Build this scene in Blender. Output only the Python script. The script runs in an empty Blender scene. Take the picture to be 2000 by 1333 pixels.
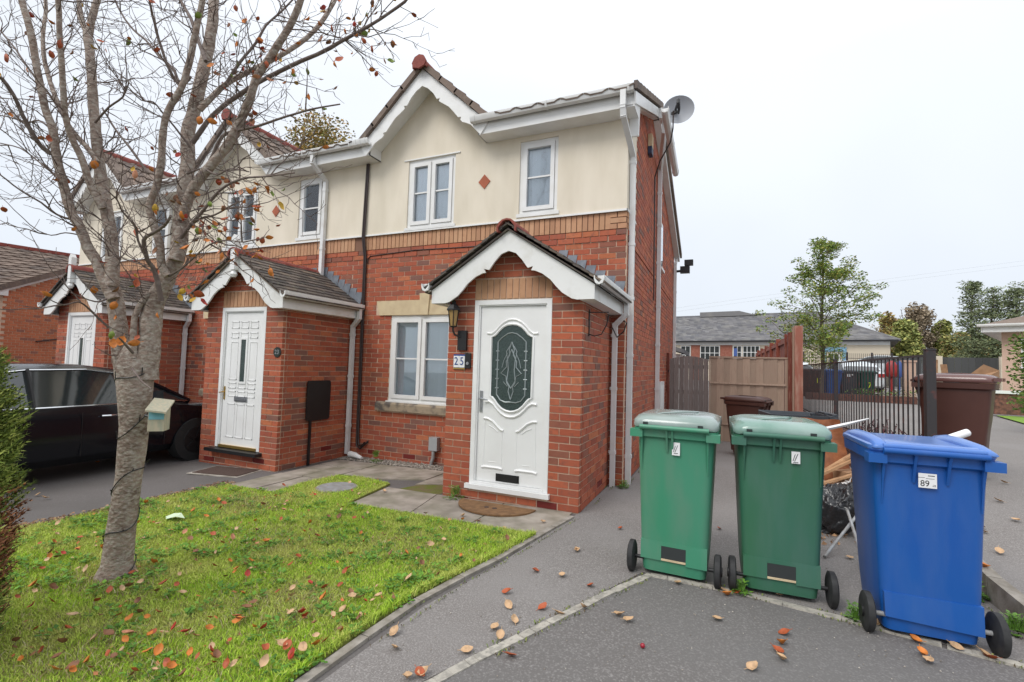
import bpy, bmesh, math, random
from math import sin, cos, pi, radians, sqrt, hypot
from mathutils import Vector, Matrix, noise
RND = random.Random(7)
SC = bpy.context.scene
COL = SC.collection

# ------------------------------------------------------------------ camera
F = 932.1; YAW, PITCH, ROLL = -0.413505, 0.051128, 0.030634
CAM = Vector((1.10147, -6.02208, 1.44771))
_f = Vector((sin(YAW)*cos(PITCH), cos(YAW)*cos(PITCH), sin(PITCH)))
_r = Vector((cos(YAW), -sin(YAW), 0)); _u = _r.cross(_f)
_R = cos(ROLL)*_r + sin(ROLL)*_u; _U = -sin(ROLL)*_r + cos(ROLL)*_u
cd = bpy.data.cameras.new('camera'); cam = bpy.data.objects.new('camera', cd); COL.objects.link(cam)
cd.sensor_width = 36; cd.lens = F/2000*36; cd.clip_end = 2000; cd.clip_start = 0.05
cam.matrix_world = Matrix(((_R.x,_U.x,-_f.x,CAM.x),(_R.y,_U.y,-_f.y,CAM.y),(_R.z,_U.z,-_f.z,CAM.z),(0,0,0,1)))
SC.camera = cam
# ------------------------------------------------------------------ light
SUN_EL, SUN_AZ = radians(48), radians(205)     # azimuth clockwise from +Y; the soft sun stands behind the camera to the left
w = bpy.data.worlds.new('World'); SC.world = w; w.use_nodes = True
nt = w.node_tree; nt.nodes.clear(); N = nt.nodes.new; LK = nt.links.new
out = N('ShaderNodeOutputWorld'); bg = N('ShaderNodeBackground')
sky = N('ShaderNodeTexSky'); sky.sky_type = 'NISHITA'; sky.sun_disc = False
sky.sun_elevation = SUN_EL; sky.sun_rotation = SUN_AZ
bw = N('ShaderNodeMix'); bw.data_type = 'RGBA'; bw.blend_type = 'MIX'; bw.inputs[0].default_value = 0.93
tc = N('ShaderNodeTexCoord'); sep = N('ShaderNodeSeparateXYZ'); LK(tc.outputs['Generated'], sep.inputs[0])
mr = N('ShaderNodeMapRange'); LK(sep.outputs['Z'], mr.inputs[0])
mr.inputs[1].default_value = 0; mr.inputs[2].default_value = 1; mr.inputs[3].default_value = 0; mr.inputs[4].default_value = 1
ramp = N('ShaderNodeValToRGB'); LK(mr.outputs[0], ramp.inputs[0])
e = ramp.color_ramp.elements
e[0].position = 0.0; e[0].color = (6.5, 6.95, 7.6, 1)
e[1].position = 1.0; e[1].color = (14.0, 14.4, 15.0, 1)
m_ = ramp.color_ramp.elements.new(0.5); m_.color = (8.2, 8.6, 9.2, 1)
nz = N('ShaderNodeTexNoise'); nz.inputs['Scale'].default_value = 1.6; nz.inputs['Detail'].default_value = 4; LK(tc.outputs['Generated'], nz.inputs['Vector'])
nr = N('ShaderNodeMapRange'); nr.inputs[1].default_value = .3; nr.inputs[2].default_value = .7; nr.inputs[3].default_value = .93; nr.inputs[4].default_value = 1.05
LK(nz.outputs[0], nr.inputs[0])
mul = N('ShaderNodeVectorMath'); mul.operation = 'SCALE'; LK(ramp.outputs[0], mul.inputs[0]); LK(nr.outputs[0], mul.inputs['Scale'])
LK(sky.outputs[0], bw.inputs[6]); LK(mul.outputs[0], bw.inputs[7])
LK(bw.outputs[2], bg.inputs[0]); bg.inputs[1].default_value = 0.10
LK(bg.outputs[0], out.inputs[0])
sl = bpy.data.lights.new('sun', 'SUN'); sl.energy = 1.5; sl.angle = radians(28); sl.color = (1, .965, .92)
so = bpy.data.objects.new('sun', sl); COL.objects.link(so)
sdir = Vector((sin(SUN_AZ)*cos(SUN_EL), cos(SUN_AZ)*cos(SUN_EL), sin(SUN_EL)))
so.rotation_euler = sdir.to_track_quat('Z', 'Y').to_euler()
SC.view_settings.view_transform = 'Standard'; SC.view_settings.look = 'None'
SC.view_settings.exposure = 0.32; SC.view_settings.gamma = 1; SC.view_settings.use_curve_mapping = False

# ------------------------------------------------------------------ picture measurements -> places on real surfaces
def ray(u, v): return _f + _R*((u-1000)/F) + _U*((666.5-v)/F)
def H(x, y):                                   # terrain height west of the retaining wall
    z = 0.018*max(x, -9) if x < 0 else 0.0
    if y > 8: z += (0.72-z)*min(1, (y-8)/12)
    return z
def HR(y):                                     # raised ground east of the kerb / low wall
    P = [(-30,.10),(-6,.10),(-1.9,.13),(.3,.38),(5,.42),(12,.6),(20,.74),(400,.74)]
    for (a, b), (c, d) in zip(P, P[1:]):
        if y <= c: return b+(d-b)*max(0, (y-a))/(c-a)
    return .74
def G(u, v, dz=0.0, right=False):              # where the line of sight meets the ground
    d = ray(u, v); z = 0.0
    for _ in range(6):
        t = (z+dz-CAM.z)/d.z; p = CAM+d*t; z = HR(p.y) if right else H(p.x, p.y)
    return Vector((p.x, p.y, z+dz))
def AX(u, v, D): return CAM + ray(u, v)*D      # at depth D metres

# ------------------------------------------------------------------ materials
MATS = {}
def mat(name, col, rough=.6, col2=None, scale=6, lo=.35, hi=.65, bump=0, bscale=60, rnd=0.0, spec=.5, metal=0, coat=0,
        rcols=None, stretch=(1,1,1), col3=None, scale3=1.2, f3=.5, trans=0, bdist=.01, detail=5):
    if name in MATS: return MATS[name]
    m = bpy.data.materials.new(name); m.use_nodes = True; t = m.node_tree; n = t.nodes.new; L = t.links.new
    b = t.nodes['Principled BSDF']; b.inputs['Roughness'].default_value = rough
    b.inputs['Metallic'].default_value = metal; b.inputs['Specular IOR Level'].default_value = spec
    b.inputs['Coat Weight'].default_value = coat; b.inputs['Coat Roughness'].default_value = .08
    geo = n('ShaderNodeNewGeometry'); mp = n('ShaderNodeMapping'); mp.inputs['Scale'].default_value = stretch
    L(geo.outputs['Position'], mp.inputs[0])
    cur = None
    def rgb(c): x = n('ShaderNodeRGB'); x.outputs[0].default_value = (*c, 1); return x.outputs[0]
    def mix(f, a, c, mode='MIX'):
        x = n('ShaderNodeMix'); x.data_type = 'RGBA'; x.blend_type = mode
        if isinstance(f, float): x.inputs[0].default_value = f
        else: L(f, x.inputs[0])
        L(a, x.inputs[6]); L(c, x.inputs[7]); return x.outputs[2]
    def nse(s, d=5, l=None, h=None):
        x = n('ShaderNodeTexNoise'); x.inputs['Scale'].default_value = s; x.inputs['Detail'].default_value = d; L(mp.outputs[0], x.inputs['Vector'])
        if l is None: return x.outputs[0]
        y = n('ShaderNodeMapRange'); y.inputs[1].default_value = l; y.inputs[2].default_value = h; L(x.outputs[0], y.inputs[0]); return y.outputs[0]
    rv = None
    if rnd or rcols:
        oi = n('ShaderNodeObjectInfo'); ad = n('ShaderNodeMath'); ad.operation = 'ADD'; fr = n('ShaderNodeMath'); fr.operation = 'FRACT'
        L(oi.outputs['Random'], ad.inputs[0]); L(geo.outputs['Random Per Island'], ad.inputs[1]); L(ad.outputs[0], fr.inputs[0]); rv = fr.outputs[0]
    if rcols:
        r = n('ShaderNodeValToRGB'); r.color_ramp.interpolation = 'CONSTANT'; el = r.color_ramp.elements
        el[0].position = 0; el[0].color = (*rcols[0][1], 1); el[1].position = rcols[1][0]; el[1].color = (*rcols[1][1], 1)
        for p, c in rcols[2:]: q = el.new(p); q.color = (*c, 1)
        L(rv, r.inputs[0]); cur = r.outputs[0]
    else: cur = rgb(col)
    if rnd:
        wn = n('ShaderNodeTexWhiteNoise'); wn.noise_dimensions = '1D'; L(rv, wn.inputs['W'])
        y = n('ShaderNodeMapRange'); y.inputs[3].default_value = 1-rnd; y.inputs[4].default_value = 1+rnd; L(wn.outputs[0], y.inputs[0])
        s = n('ShaderNodeVectorMath'); s.operation = 'SCALE'; L(cur, s.inputs[0]); L(y.outputs[0], s.inputs['Scale']); cur = s.outputs[0]
    if col2: cur = mix(nse(scale, detail, lo, hi), cur, rgb(col2))
    if col3:
        fm = n('ShaderNodeMath'); fm.operation = 'MULTIPLY'; fm.inputs[1].default_value = f3; L(nse(scale3, 4, .42, .68), fm.inputs[0])
        cur = mix(fm.outputs[0], cur, rgb(col3))
    L(cur, b.inputs['Base Color'])
    if trans: b.inputs['Transmission Weight'].default_value = trans
    if bump:
        bn = n('ShaderNodeBump'); bn.inputs['Strength'].default_value = bump; bn.inputs['Distance'].default_value = bdist
        L(nse(bscale, 3), bn.inputs['Height']); L(bn.outputs[0], b.inputs['Normal'])
    MATS[name] = m; return m
M_BRICK = mat('brick_red', None, .82, rnd=.11, rcols=[(0,(.41,.102,.046)),(.30,(.36,.083,.039)),(.56,(.315,.072,.038)),(.74,(.26,.086,.052)),(.86,(.19,.086,.064)),(.92,(.45,.135,.056))],
              col2=(.22,.07,.045), scale=22, lo=.52, hi=.8, bump=.5, bscale=160, bdist=.003, col3=(.42,.2,.13), scale3=3, f3=.16)
M_BUFF = mat('brick_buff', None, .85, rnd=.1, rcols=[(0,(.50,.275,.155)),(.5,(.46,.245,.14)),(.8,(.54,.31,.18))], col2=(.40,.2,.11), scale=14, lo=.5, hi=.85, bump=.4, bscale=180, bdist=.002)
M_MORT = mat('mortar', (.66,.50,.37), .95, col2=(.52,.37,.27), scale=9, bump=.3, bscale=200, bdist=.003)
M_MORTB = mat('mortar_dark', (.22,.115,.075), .95)
M_VENT = mat('vent_brick', (.16,.014,.010), .6, bump=.3, bscale=80)
M_REND = mat('cream_render', (.78,.705,.58), .93, col2=(.72,.645,.52), scale=2.2, bump=.35, bscale=160, bdist=.003, col3=(.47,.42,.31), scale3=1.0, f3=.20, stretch=(2.2,2.2,.7))
M_PVC = mat('white_upvc', (.80,.80,.79), .32, col2=(.74,.735,.71), scale=5, rnd=.02)
M_PVCD = mat('weathered_white_board', (.78,.78,.76), .5, col2=(.62,.60,.55), scale=5, lo=.55, hi=.85)
M_PVCW = mat('white_gutter', (.72,.72,.71), .38, col2=(.60,.585,.55), scale=4, lo=.5, hi=.8)
M_DOOR = mat('white_door', (.83,.83,.82), .3, col2=(.78,.775,.76), scale=3)
M_TILE = mat('brown_roof_tile', None, .85, rnd=.18, rcols=[(0,(.17,.125,.10)),(.5,(.20,.15,.12)),(.8,(.135,.105,.09))], col2=(.25,.20,.155), scale=12, lo=.5, hi=.8, bump=.5, bscale=120)
M_PTILE = mat('dark_porch_tile', None, .85, rnd=.25, rcols=[(0,(.095,.078,.068)),(.4,(.135,.108,.09)),(.7,(.07,.06,.055)),(.9,(.17,.13,.10))], col2=(.19,.18,.12), scale=18, lo=.55, hi=.8, bump=.5, bscale=140)
M_RIDGE = mat('red_ridge_tile', (.27,.068,.048), .8, col2=(.2,.045,.035), scale=9, bump=.4, bscale=90)
M_LEAD = mat('lead_flashing', (.17,.19,.22), .5, col2=(.25,.27,.30), scale=10, metal=.3)
M_STONE = mat('cream_stone', (.64,.52,.33), .85, col2=(.55,.43,.27), scale=8, bump=.3, bscale=150)
M_SILL = mat('weathered_stone_sill', (.34,.27,.19), .9, col2=(.12,.10,.085), scale=9, lo=.45, hi=.62, bump=.6, bscale=70)
M_BLACK = mat('black_plastic', (.012,.012,.013), .45, rnd=.1)
M_CABLE = mat('black_pipe', (.03,.016,.013), .4)
M_RUBBER = mat('black_rubber', (.014,.014,.015), .7, col2=(.03,.03,.03), scale=20)
M_METAL = mat('grey_metal', (.42,.43,.45), .35, metal=.8)
M_BRASS = mat('gold_strip', (.5,.33,.10), .35, metal=.8)
M_LEADW = mat('silver_leadwork', (.34,.38,.38), .4, metal=.5)
M_BLIND = mat('white_blind', (.84,.87,.92), .8, rnd=.05)
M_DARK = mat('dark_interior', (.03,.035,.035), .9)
M_TARMAC = mat('tarmac_path', (.180,.164,.153), .93, col2=(.30,.28,.265), scale=120, lo=.47, hi=.66, bump=.8, bscale=120, bdist=.006, col3=(.25,.235,.225), scale3=1.1, f3=.6, detail=3)
M_TARDARK = mat('tarmac_carpark', (.138,.127,.120), .93, col2=(.25,.235,.225), scale=85, lo=.5, hi=.72, bump=.7, bscale=130, bdist=.005, col3=(.15,.145,.14), scale3=.8, f3=.5, detail=3)
M_TARDRV = mat('tarmac_drive', (.125,.112,.106), .93, col2=(.175,.165,.16), scale=70, lo=.5, hi=.75, bump=.4, bscale=130, bdist=.004, col3=(.085,.078,.07), scale3=1.3, f3=.5, detail=3)
M_SLAB = mat('paving_slab', (.36,.315,.265), .9, rnd=.1, col2=(.25,.215,.18), scale=5, bump=.3, bscale=90, bdist=.004, col3=(.15,.15,.08), scale3=2.5, f3=.5)
M_MOSSY = mat('mossy_slab', (.16,.115,.06), .95, col2=(.12,.14,.02), scale=8, bump=.6, bscale=60)
M_KERB = mat('concrete_edging', (.38,.345,.30), .92, rnd=.08, col2=(.21,.185,.15), scale=10, bump=.5, bscale=90, bdist=.005)
M_SETT = mat('pale_sett', (.42,.39,.335), .9, rnd=.05, col2=(.29,.27,.235), scale=30, lo=.45, hi=.6, bump=.7, bscale=110, bdist=.006)
M_SOIL = mat('lawn_soil', (.28,.31,.06), .95, col2=(.09,.085,.035), scale=12, lo=.45, hi=.7, bump=.8, bscale=40)
M_GRASS = mat('grass_blades', None, .6, rnd=.25, rcols=[(0,(.38,.56,.045)),(.35,(.30,.49,.038)),(.6,(.45,.60,.07)),(.8,(.55,.58,.14)),(.93,(.22,.40,.035))], col3=(.62,.55,.20), scale3=1.7, f3=.6, spec=.2)
M_GRAVEL = mat('gravel_stone', None, .9, rnd=.2, rcols=[(0,(.30,.26,.22)),(.4,(.21,.18,.15)),(.75,(.42,.38,.33))])
M_BARK = mat('grey_bark', (.285,.215,.172), .85, col2=(.13,.085,.062), scale=7, lo=.45, hi=.70, bump=.8, bscale=38, bdist=.016, col3=(.46,.42,.36), scale3=34, f3=.7, stretch=(1,1,1.5), detail=8)
M_TWIG = mat('dark_twig', (.10,.066,.055), .85, col2=(.19,.15,.13), scale=14)
LEAFC = dict(rust=(.40,.085,.025), orange=(.62,.20,.03), tan=(.56,.36,.20), red=(.42,.035,.018), pink=(.55,.24,.13), yellow=(.60,.37,.04), green=(.17,.24,.03), brown=(.25,.11,.05))
M_LEAF = {k: mat('leaf_'+k, c, .6, col2=tuple(x*.62 for x in c), scale=40, lo=.45, hi=.7) for k, c in LEAFC.items()}
M_WOODG = mat('grey_gate_board', (.25,.205,.185), .85, rnd=.18, col2=(.33,.29,.27), scale=9, lo=.5, hi=.85, stretch=(6,6,.6), bump=.3, bscale=20)
M_WOODB = mat('pale_fence_board', (.43,.31,.23), .85, rnd=.14, col2=(.36,.24,.18), scale=7, lo=.5, hi=.8, stretch=(6,6,.6), bump=.3, bscale=20)
M_WOODR = mat('red_stained_wood', (.20,.048,.028), .8, rnd=.2, col2=(.33,.17,.12), scale=5, lo=.52, hi=.8, stretch=(5,5,.7))
M_WOOD = mat('scrap_wood', (.46,.27,.14), .8, rnd=.2, col2=(.3,.17,.09), scale=12)
M_CARD = mat('brown_cardboard', (.40,.235,.13), .85, rnd=.1, col2=(.30,.17,.09), scale=6)
M_RUST = mat('brown_sheet', (.34,.12,.045), .7, col2=(.20,.07,.03), scale=7, bump=.6, bscale=14, bdist=.02)
M_BAG = mat('black_bin_bag', (.020,.020,.022), .22, bump=.5, bscale=18, bdist=.03)
M_WALLB = mat('dark_wall_brick', None, .85, rnd=.2, rcols=[(0,(.16,.065,.045)),(.5,(.12,.05,.038)),(.8,(.20,.085,.06))], col2=(.09,.045,.035), scale=14)
M_RAIL = mat('black_railing_paint', (.032,.028,.029), .5, col2=(.10,.035,.03), scale=14, lo=.55, hi=.75)
M_SLATE = mat('grey_slate', None, .75, rnd=.2, rcols=[(0,(.155,.15,.155)),(.5,(.19,.185,.185)),(.8,(.12,.12,.13))], col2=(.24,.23,.21), scale=1.3, lo=.5, hi=.8)
M_CREAMW = mat('cream_wall', (.66,.58,.46), .9, col2=(.60,.52,.40), scale=.6)
M_PINKW = mat('pinkish_wall', (.62,.44,.34), .9, col2=(.55,.38,.29), scale=.6)
M_BLUEP = mat('blue_paint', (.20,.38,.55), .6)
M_CARP = mat('black_car_paint', (.004,.005,.008), .2, coat=.22, spec=.3)
M_CARW = mat('white_car_paint', (.62,.66,.68), .25, coat=.5)
M_CHROME = mat('chrome', (.7,.71,.72), .16, metal=1)
M_TYRE = mat('tyre', (.015,.015,.015), .8)
M_MAT = mat('coir_mat', (.25,.135,.06), .95, col2=(.17,.09,.04), scale=18, bump=.8, bscale=200, bdist=.006)
M_MATD = mat('dark_door_mat', (.075,.045,.035), .95, bump=.6, bscale=160)
M_GALV = mat('grey_cover', (.36,.37,.38), .55, col2=(.28,.27,.25), scale=14, metal=.2)
M_DIAM = mat('terracotta', (.42,.12,.06), .8, col2=(.36,.10,.05), scale=10)
M_WHITE = mat('white_label', (.8,.8,.8), .5)
M_INKB = mat('blue_ink', (.02,.06,.22), .5)
M_INK = mat('black_ink', (.02,.02,.02), .5)
M_YEL = mat('yellow_paint', (.80,.95,.03), .5)
M_REDP = mat('red_plastic', (.34,.03,.03), .4)
M_BLUEF = mat('blue_plastic', (.06,.11,.32), .5)
M_LAMPG = mat('amber_glass', (.5,.32,.12), .15, trans=.3)
M_SEALW = mat('green_weed', (.12,.26,.03), .6, rnd=.3)
M_MAROON = mat('maroon_shrub_leaf', (.09,.018,.022), .6, rnd=.3)
def glassmat(name, tint, refl=.16, alpha_t=.85):
    m = bpy.data.materials.new(name); m.use_nodes = True; t = m.node_tree; t.nodes.clear(); n = t.nodes.new; L = t.links.new
    o = n('ShaderNodeOutputMaterial'); mx = n('ShaderNodeMixShader'); tr = n('ShaderNodeBsdfTransparent'); gl = n('ShaderNodeBsdfGlossy')
    tr.inputs[0].default_value = (*tint, 1); gl.inputs['Roughness'].default_value = .03; gl.inputs[0].default_value = (.95, .97, 1, 1)
    fr = n('ShaderNodeFresnel'); fr.inputs[0].default_value = 1.5; ad = n('ShaderNodeMath'); ad.operation = 'ADD'; ad.inputs[1].default_value = refl; L(fr.outputs[0], ad.inputs[0])
    L(ad.outputs[0], mx.inputs[0]); L(tr.outputs[0], mx.inputs[1]); L(gl.outputs[0], mx.inputs[2]); L(mx.outputs[0], o.inputs[0]); MATS[name] = m; return m
M_GLASS = glassmat('window_glass', (.93,.96,.97), .05)
M_CARG = mat('tinted_car_glass', (.02,.026,.028), .05, spec=1.0, coat=.6)
M_DGLASS = mat('dark_textured_glass', (.030,.048,.045), .12, col2=(.06,.085,.08), scale=60, bump=.8, bscale=70, bdist=.006)
M_SIGN = M_WHITE

# ------------------------------------------------------------------ mesh building
class MB:
    def __init__(s): s.v = []; s.f = []; s.m = []
    def add(s, vs, fs, mi=0):
        o = len(s.v); s.v += [tuple(v) for v in vs]; s.f += [tuple(i+o for i in f) for f in fs]; s.m += [mi]*len(fs); return s
    def box(s, x0, x1, y0, y1, z0, z1, mi=0):
        x0, x1 = min(x0,x1), max(x0,x1); y0, y1 = min(y0,y1), max(y0,y1); z0, z1 = min(z0,z1), max(z0,z1)
        return s.add([(x0,y0,z0),(x1,y0,z0),(x1,y1,z0),(x0,y1,z0),(x0,y0,z1),(x1,y0,z1),(x1,y1,z1),(x0,y1,z1)],
                     [(0,3,2,1),(4,5,6,7),(0,1,5,4),(1,2,6,5),(2,3,7,6),(3,0,4,7)], mi)
    def hexa(s, P, mi=0):   # 8 corners: bottom 0-3 ccw, top 4-7
        return s.add(P, [(0,3,2,1),(4,5,6,7),(0,1,5,4),(1,2,6,5),(2,3,7,6),(3,0,4,7)], mi)
    def bar(s, a, b, w, h=None, up=(0,0,1), mi=0):
        a = Vector(a); b = Vector(b); h = h or w; d = (b-a).normalized(); up = Vector(up)
        if abs(d.dot(up)) > .98: up = Vector((0,1,0))
        x = d.cross(up).normalized()*w/2; y = x.cross(d).normalized()*h/2
        return s.hexa([a-x-y,a+x-y,b+x-y,b-x-y,a-x+y,a+x+y,b+x+y,b-x+y], mi)
    def tube(s, pts, rad, n=8, mi=0, cap=True):
        pts = [Vector(p) for p in pts]
        if not hasattr(rad, '__len__'): rad = [rad]*len(pts)
        o = len(s.v); prev = None
        for i, p in enumerate(pts):
            d = (pts[min(i+1,len(pts)-1)]-pts[max(i-1,0)])
            d = d.normalized() if d.length > 1e-9 else Vector((0,0,1))
            if prev is None:
                a = Vector((0,0,1)) if abs(d.z) < .9 else Vector((1,0,0)); x = d.cross(a).normalized()
            else: x = (prev - d*prev.dot(d)).normalized()
            y = d.cross(x); prev = x
            for k in range(n):
                t = 2*pi*k/n; s.v.append(tuple(p+(x*cos(t)+y*sin(t))*rad[i]))
        for i in range(len(pts)-1):
            for k in range(n):
                k2 = (k+1) % n; s.f.append((o+i*n+k, o+i*n+k2, o+(i+1)*n+k2, o+(i+1)*n+k)); s.m.append(mi)
        if cap:
            s.f.append(tuple(o+k for k in range(n))[::-1]); s.m.append(mi)
            s.f.append(tuple(o+(len(pts)-1)*n+k for k in range(n))); s.m.append(mi)
        return s
    def prism(s, poly, fn, t, mi=0):   # poly 2d list (ccw), fn(a,b,depth)->3d, depth 0..t
        n = len(poly); vs = [fn(a,b,0) for a,b in poly]+[fn(a,b,t) for a,b in poly]
        fs = [tuple(range(n)), tuple(range(2*n-1, n-1, -1))]+[(i+n, (i+1)%n+n, (i+1)%n, i) for i in range(n)]
        return s.add(vs, fs, mi)
    def loft(s, rings, mi=0, cap0=True, cap1=True):
        o = len(s.v); n = len(rings[0])
        for r in rings: s.v += [tuple(p) for p in r]
        for i in range(len(rings)-1):
            for k in range(n):
                k2 = (k+1) % n; s.f.append((o+i*n+k, o+i*n+k2, o+(i+1)*n+k2, o+(i+1)*n+k)); s.m.append(mi)
        if cap0: s.f.append(tuple(o+k for k in range(n))[::-1]); s.m.append(mi)
        if cap1: s.f.append(tuple(o+(len(rings)-1)*n+k for k in range(n))); s.m.append(mi)
        return s
    def mesh(s, name, mats, smooth=None):
        me = bpy.data.meshes.new(name); me.from_pydata(s.v, [], s.f)
        mats = mats if isinstance(mats, (list, tuple)) else [mats]
        for q in mats: me.materials.append(q)
        if len(mats) > 1: me.polygons.foreach_set('material_index', s.m)
        bm = bmesh.new(); bm.from_mesh(me); bmesh.ops.recalc_face_normals(bm, faces=bm.faces); bm.to_mesh(me); bm.free()
        if smooth is not None:
            me.shade_smooth(); me.set_sharp_from_angle(angle=radians(smooth))
        return me
    def build(s, name, mats, parent=None, smooth=None, **kw):
        return link(name, s.mesh(name, mats, smooth), parent, **kw)
def link(name, data, parent=None, M=None, label=None, cat=None, group=None, kind=None):
    o = bpy.data.objects.new(name, data); COL.objects.link(o)
    if parent: o.parent = parent
    if M is not None: o.matrix_basis = M if isinstance(M, Matrix) else Matrix.Translation(M)
    for k, v in (('label',label),('category',cat),('group',group),('kind',kind)):
        if v: o[k] = v
    return o
def thing(name, label, cat, loc=(0,0,0), rz=0, group=None, M=None):
    return link(name, None, None, M if M is not None else Matrix.Translation(Vector(loc)) @ Matrix.Rotation(rz, 4, 'Z'), label, cat, group)
def rrect(w, d, r, z, n=5, cx=0, cy=0):
    P = []
    for (sx, sy, a0) in ((1,1,0),(-1,1,90),(-1,-1,180),(1,-1,270)):
        for k in range(n):
            a = radians(a0+90*k/(n-1)); P.append((cx+sx*(w/2-r)+r*cos(a), cy+sy*(d/2-r)+r*sin(a), z))
    return P
def textmesh(s, size, M, mt, parent, name='lettering', ext=.002):
    cu = bpy.data.curves.new('t', 'FONT'); cu.body = s; cu.size = size; cu.extrude = ext; cu.align_x = 'CENTER'; cu.align_y = 'CENTER'; cu.resolution_u = 3
    o = bpy.data.objects.new('t', cu); COL.objects.link(o); bpy.context.view_layer.update()
    me = bpy.data.meshes.new_from_object(o.evaluated_get(bpy.context.evaluated_depsgraph_get())); me.materials.clear(); me.materials.append(mt)
    bpy.data.objects.remove(o); return link(name, me, parent, M)
FACE_Y = Matrix.Rotation(radians(90), 4, 'X')   # text that reads from -Y

# ================================================================== GROUND
def clip_poly(poly):   # split a polygon at x = 0 so that it follows the break of slope
    return poly
def sheet(name, poly, z, mt, thick=0.0, right=False, parent=None, **kw):
    bm = bmesh.new(); vs = [bm.verts.new((x, y, 0)) for x, y in poly]; bm.faces.new(vs)
    bmesh.ops.bisect_plane(bm, geom=bm.verts[:]+bm.edges[:]+bm.faces[:], plane_co=(0,0,0), plane_no=(1,0,0))
    for yy in (-1.9,.3,5,8,12,20): bmesh.ops.bisect_plane(bm, geom=bm.verts[:]+bm.edges[:]+bm.faces[:], plane_co=(0,yy,0), plane_no=(0,1,0))
    bmesh.ops.triangulate(bm, faces=bm.faces[:])
    for v in bm.verts: v.co.z = (HR(v.co.y) if right else H(v.co.x, v.co.y)) + z
    if thick:
        r = bmesh.ops.extrude_face_region(bm, geom=bm.faces[:])
        for g in r['geom']:
            if isinstance(g, bmesh.types.BMVert): g.co.z -= thick
    bmesh.ops.recalc_face_normals(bm, faces=bm.faces[:])
    me = bpy.data.meshes.new(name); bm.to_mesh(me); bm.free(); me.materials.append(mt)
    if not thick:
        for p in me.polygons:
            if p.normal.z < 0: p.flip()
    return link(name, me, parent, **kw)
def grid_sheet(name, xs, ys, hf, mt):
    m = MB(); nx = len(xs)
    vs = [(x, y, hf(x, y)) for y in ys for x in xs]
    fs = [(j*nx+i, j*nx+i+1, (j+1)*nx+i+1, (j+1)*nx+i) for j in range(len(ys)-1) for i in range(nx-1)]
    m.add(vs, fs); return m.build(name, mt, kind='structure')
def EDGE(y): return 2.74 if y < -.6 else min(3.04, 2.74+(y+.6)/.9*.3)
ys = [-60,-20,-10,-7,-6,-5,-4,-3,-2.5,-1.9,-1.2,-.6,0,.3,1,2,3,4,5,6,7,8,10,12,15,20,30,50,100,200,400]
grid_sheet('ground', [-300,-100,-40,-20,-14,-9,-6,-4,-2,-1,0,1,2,2.5,9.9], ys, lambda x, y: H(x, y) if x < 9 else H(0, y), M_TARDRV)
for p in bpy.data.objects['ground'].data.vertices:
    if p.co.x > 9: p.co.x = EDGE(p.co.y)
grid_sheet('raised_road', [0,3.8,5,8,12,20,40,100,300], ys, lambda x, y: HR(y), M_TARMAC)
for p in bpy.data.objects['raised_road'].data.vertices:
    if p.co.x == 0: p.co.x = EDGE(p.co.y)+.05
# lawn, path, car park
LAWN = [(-.669,-4.38),(-.69,-7.5),(-5.2,-7.5),(-4.75,-5.2),(-4.45,-4.1),(-4.29,-3.65),(-4.34,-2.95),(-4.22,-2.12),(-3.46,-2.13),(-3.52,-1.63),(-3.43,-1.17),(-3.10,-1.10),(-2.56,-1.22),(-2.42,-2.09),(-.355,-2.11),(-.454,-2.734),(-.636,-3.504)]
sheet('lawn', LAWN, .022, M_SOIL, thick=.03, kind='structure')
PATHP = [(-.59,-7.5),(-.545,-4.34),(-.515,-3.53),(-.38,-2.83),(-.20,-1.47),(-.16,-.05),(.02,-.05),(.02,8),(3.0,8),(3.0,.3),(2.72,-.6),(2.72,-2.66),(2.3,-2.62),(1.906,-2.54),(1.271,-2.45),(.60,-2.44),(.40,-2.9),(.15,-3.47),(-.04,-3.9),(-.4,-4.75),(-.62,-5.3)]
PATHP = [p for p in PATHP if not (p[1] < -5 )]
PATHP = [(-.60,-4.75)] + PATHP
sheet('path', PATHP, .004, M_TARMAC, kind='structure')
CARPK = [(-.66,-4.9),(-.41,-4.85),(-.05,-3.96),(.15,-3.52),(.43,-2.96),(.62,-2.49),(1.27,-2.5),(1.9,-2.6),(2.72,-2.75),(2.72,-12),(-.66,-12)]
sheet('car_park', CARPK, .004, M_TARDARK, kind='structure')
# concrete edging along the lawn (long edging blocks)
edg = thing('lawn_edging', 'long weathered concrete edging strip between the lawn and the grey path', 'edging')
EP = [(-.60,-5.2),(-.607,-4.38),(-.60,-3.95),(-.575,-3.5),(-.50,-3.1),(-.418,-2.74),(-.33,-2.2),(-.27,-1.85),(-.205,-1.48)]
for (a, b) in zip(EP, EP[1:]):
    a3 = Vector((a[0], a[1], H(*a)-.024)); b3 = Vector((b[0], b[1], H(*b)-.024)); d = (b3-a3).normalized()*.003
    MB().bar(a3+d, b3-d, .052, .09+RND.uniform(-.002,.002)).build('edging_block', M_KERB, edg)
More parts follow.
